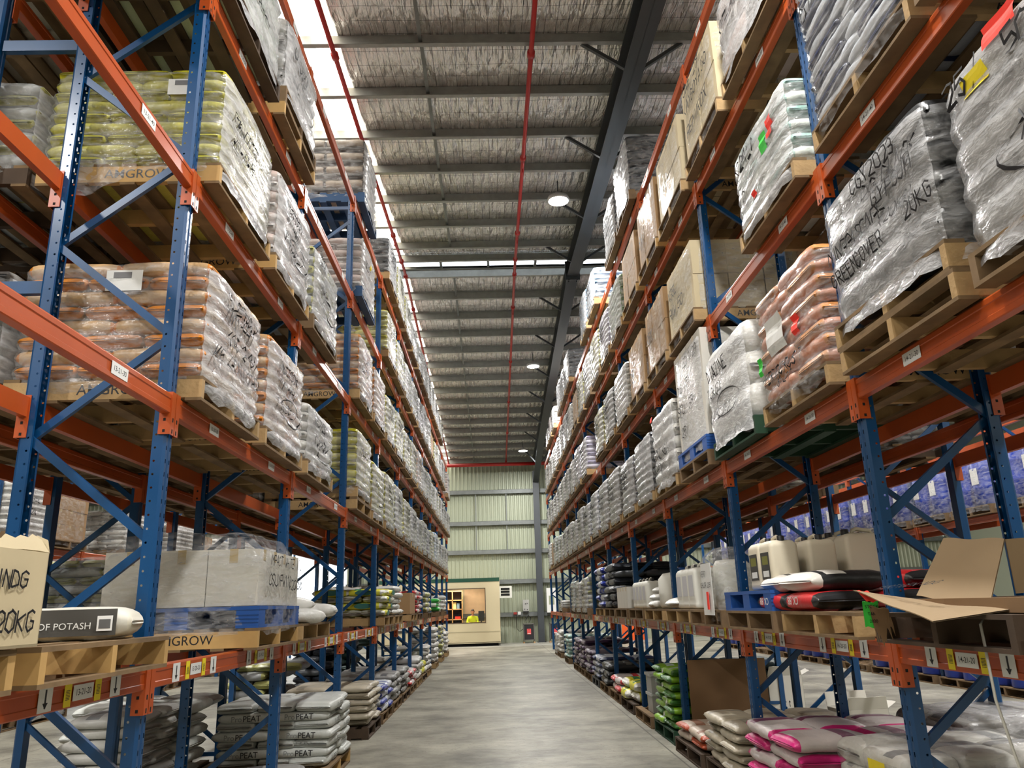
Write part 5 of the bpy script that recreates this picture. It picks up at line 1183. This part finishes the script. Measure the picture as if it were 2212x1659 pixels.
# wall boxes, charger, cables
bx = empty('switchboard', (1.44, 37.6, 1.34)); tag(bx, 'grey electrical box on the far wall above the charger', 'electrical box')
obj('casing', MB().box(-.14, .14, -.12, .12, .05, .56).mesh('casing', [mat('grey_enclosure', (168, 168, 164), .5)]), bx); obj('base_panel', MB().box(-.13, .13, -.11, .11, 0, .05).mesh('base', [PBLK]), bx)
for x, z in ((-.02, .38), (.06, .4), (-.06, .14), (.06, .12)): obj('knob', MB().lathe([(0, 0), (.022, 0), (.022, .02), (0, .02)], 10).mesh('knob', [BLACK]), bx, (x, -.12, z), (PI / 2, 0, 0))
for q, x in enumerate((1.52, 2.72)):
    ch = empty('battery_charger', (x, 37.1, 0)); tag(ch, ['black battery charger with red label left of the grey column', 'black battery charger half hidden right of the grey column'][q], 'charger', 'battery chargers')
    obj('cabinet', MB().box(-.22, .22, -.2, .2, .14, .80).mesh('cabinet', [mat('charger_black', (30, 28, 32), .5)]), ch)
    obj('stand', MB().box(-.25, -.22, -.22, .22, 0, .84).box(.22, .25, -.22, .22, 0, .84).box(-.25, .25, -.22, .22, .82, .85).box(-.25, .25, -.22, -.2, .12, .15).mesh('stand', [mat('charger_stand', (120, 118, 112), .5, .4)]), ch)
    obj('label', MB().box(-.09, .09, -.206, -.2, .38, .62).box(-.05, .05, -.208, -.206, .59, .60, 1).box(-.07, .07, -.208, -.206, .40, .43, 2).mesh('label', [mat('charger_red', (222, 84, 84), .5), BLACK, WHITE]), ch)
    for sx in (-.235, .235): obj('foot', MB().box(sx - .04, sx + .04, -.24, .24, 0, .06).mesh('foot', [KRAFT]), ch)
    cb = obj('cable', MB().tube([(x - .1, 37.3, .86), (x - .12, 37.35, 1.0), (x + .02, 37.45, 1.2), (x + .12, 37.5, 1.1), (x + .06, 37.4, .9)], .015, 8).mesh('cable', [BLACK], True)); tag(cb, ['black cable looping above the left charger', 'black cable looping above the right charger'][q], 'cable')
cb = obj('cable', MB().tube([(1.0, 37.68, 1.22), (.98, 37.6, .9), (1.0, 37.6, .62), (1.12, 37.55, .5), (1.28, 37.5, .6)], .012, 8).mesh('cable', [BLACK], True)); tag(cb, 'thin black cable drooping from the wall sockets', 'cable')
so = obj('wall_sockets', MB().box(.86, 1.02, 37.62, 37.7, 1.26, 1.36).box(1.06, 1.2, 37.62, 37.7, 1.24, 1.38, 1).mesh('sockets', [mat('socket_red', (160, 50, 44), .5), WHITE])); tag(so, 'red and white wall sockets on the lowest girt', 'sockets')
cbn = empty('wall_cabinet', (2.72, 37.55, 1.3)); tag(cbn, 'tall white cabinet on far wall right of the column', 'cabinet'); obj('casing', MB().box(-.3, .2, -.12, .15, 0, 1.1).mesh('casing', [WHITE]), cbn); obj('display', MB().box(-.2, .05, -.13, -.12, .35, .75).mesh('display', [mat('grey_green_display', (150, 156, 130), .5)]), cbn)
o = obj('orange_board', MB().box(-.5, .5, 0, .05, 0, 1.3).mesh('orange_board', [mat('orange_board', (236, 96, 30), .5)]), None, (6.2, 36.5, 0)); tag(o, 'orange board leaning near the far wall behind the right rack', 'board')

# the sacks too far away to count one by one
vs = []; fs = []; mi = []; ml = []
for me, M, mm in FARS:
    o_ = len(vs); vs += [tuple(M @ v.co) for v in me.vertices]
    ix = []
    for q in range(3):
        if mm[q] not in ml: ml.append(mm[q])
        ix.append(ml.index(mm[q]))
    for p in me.polygons: fs.append(tuple(v + o_ for v in p.vertices)); mi.append(ix[p.material_index])
mb = MB(); mb.v, mb.f, mb.m = vs, fs, mi
o = obj('distant_sacks', mb.mesh('distant_sacks', ml, True)); tag(o, 'small distant sacks piled on pallets far down both racks', 'sacks', kind='stuff')
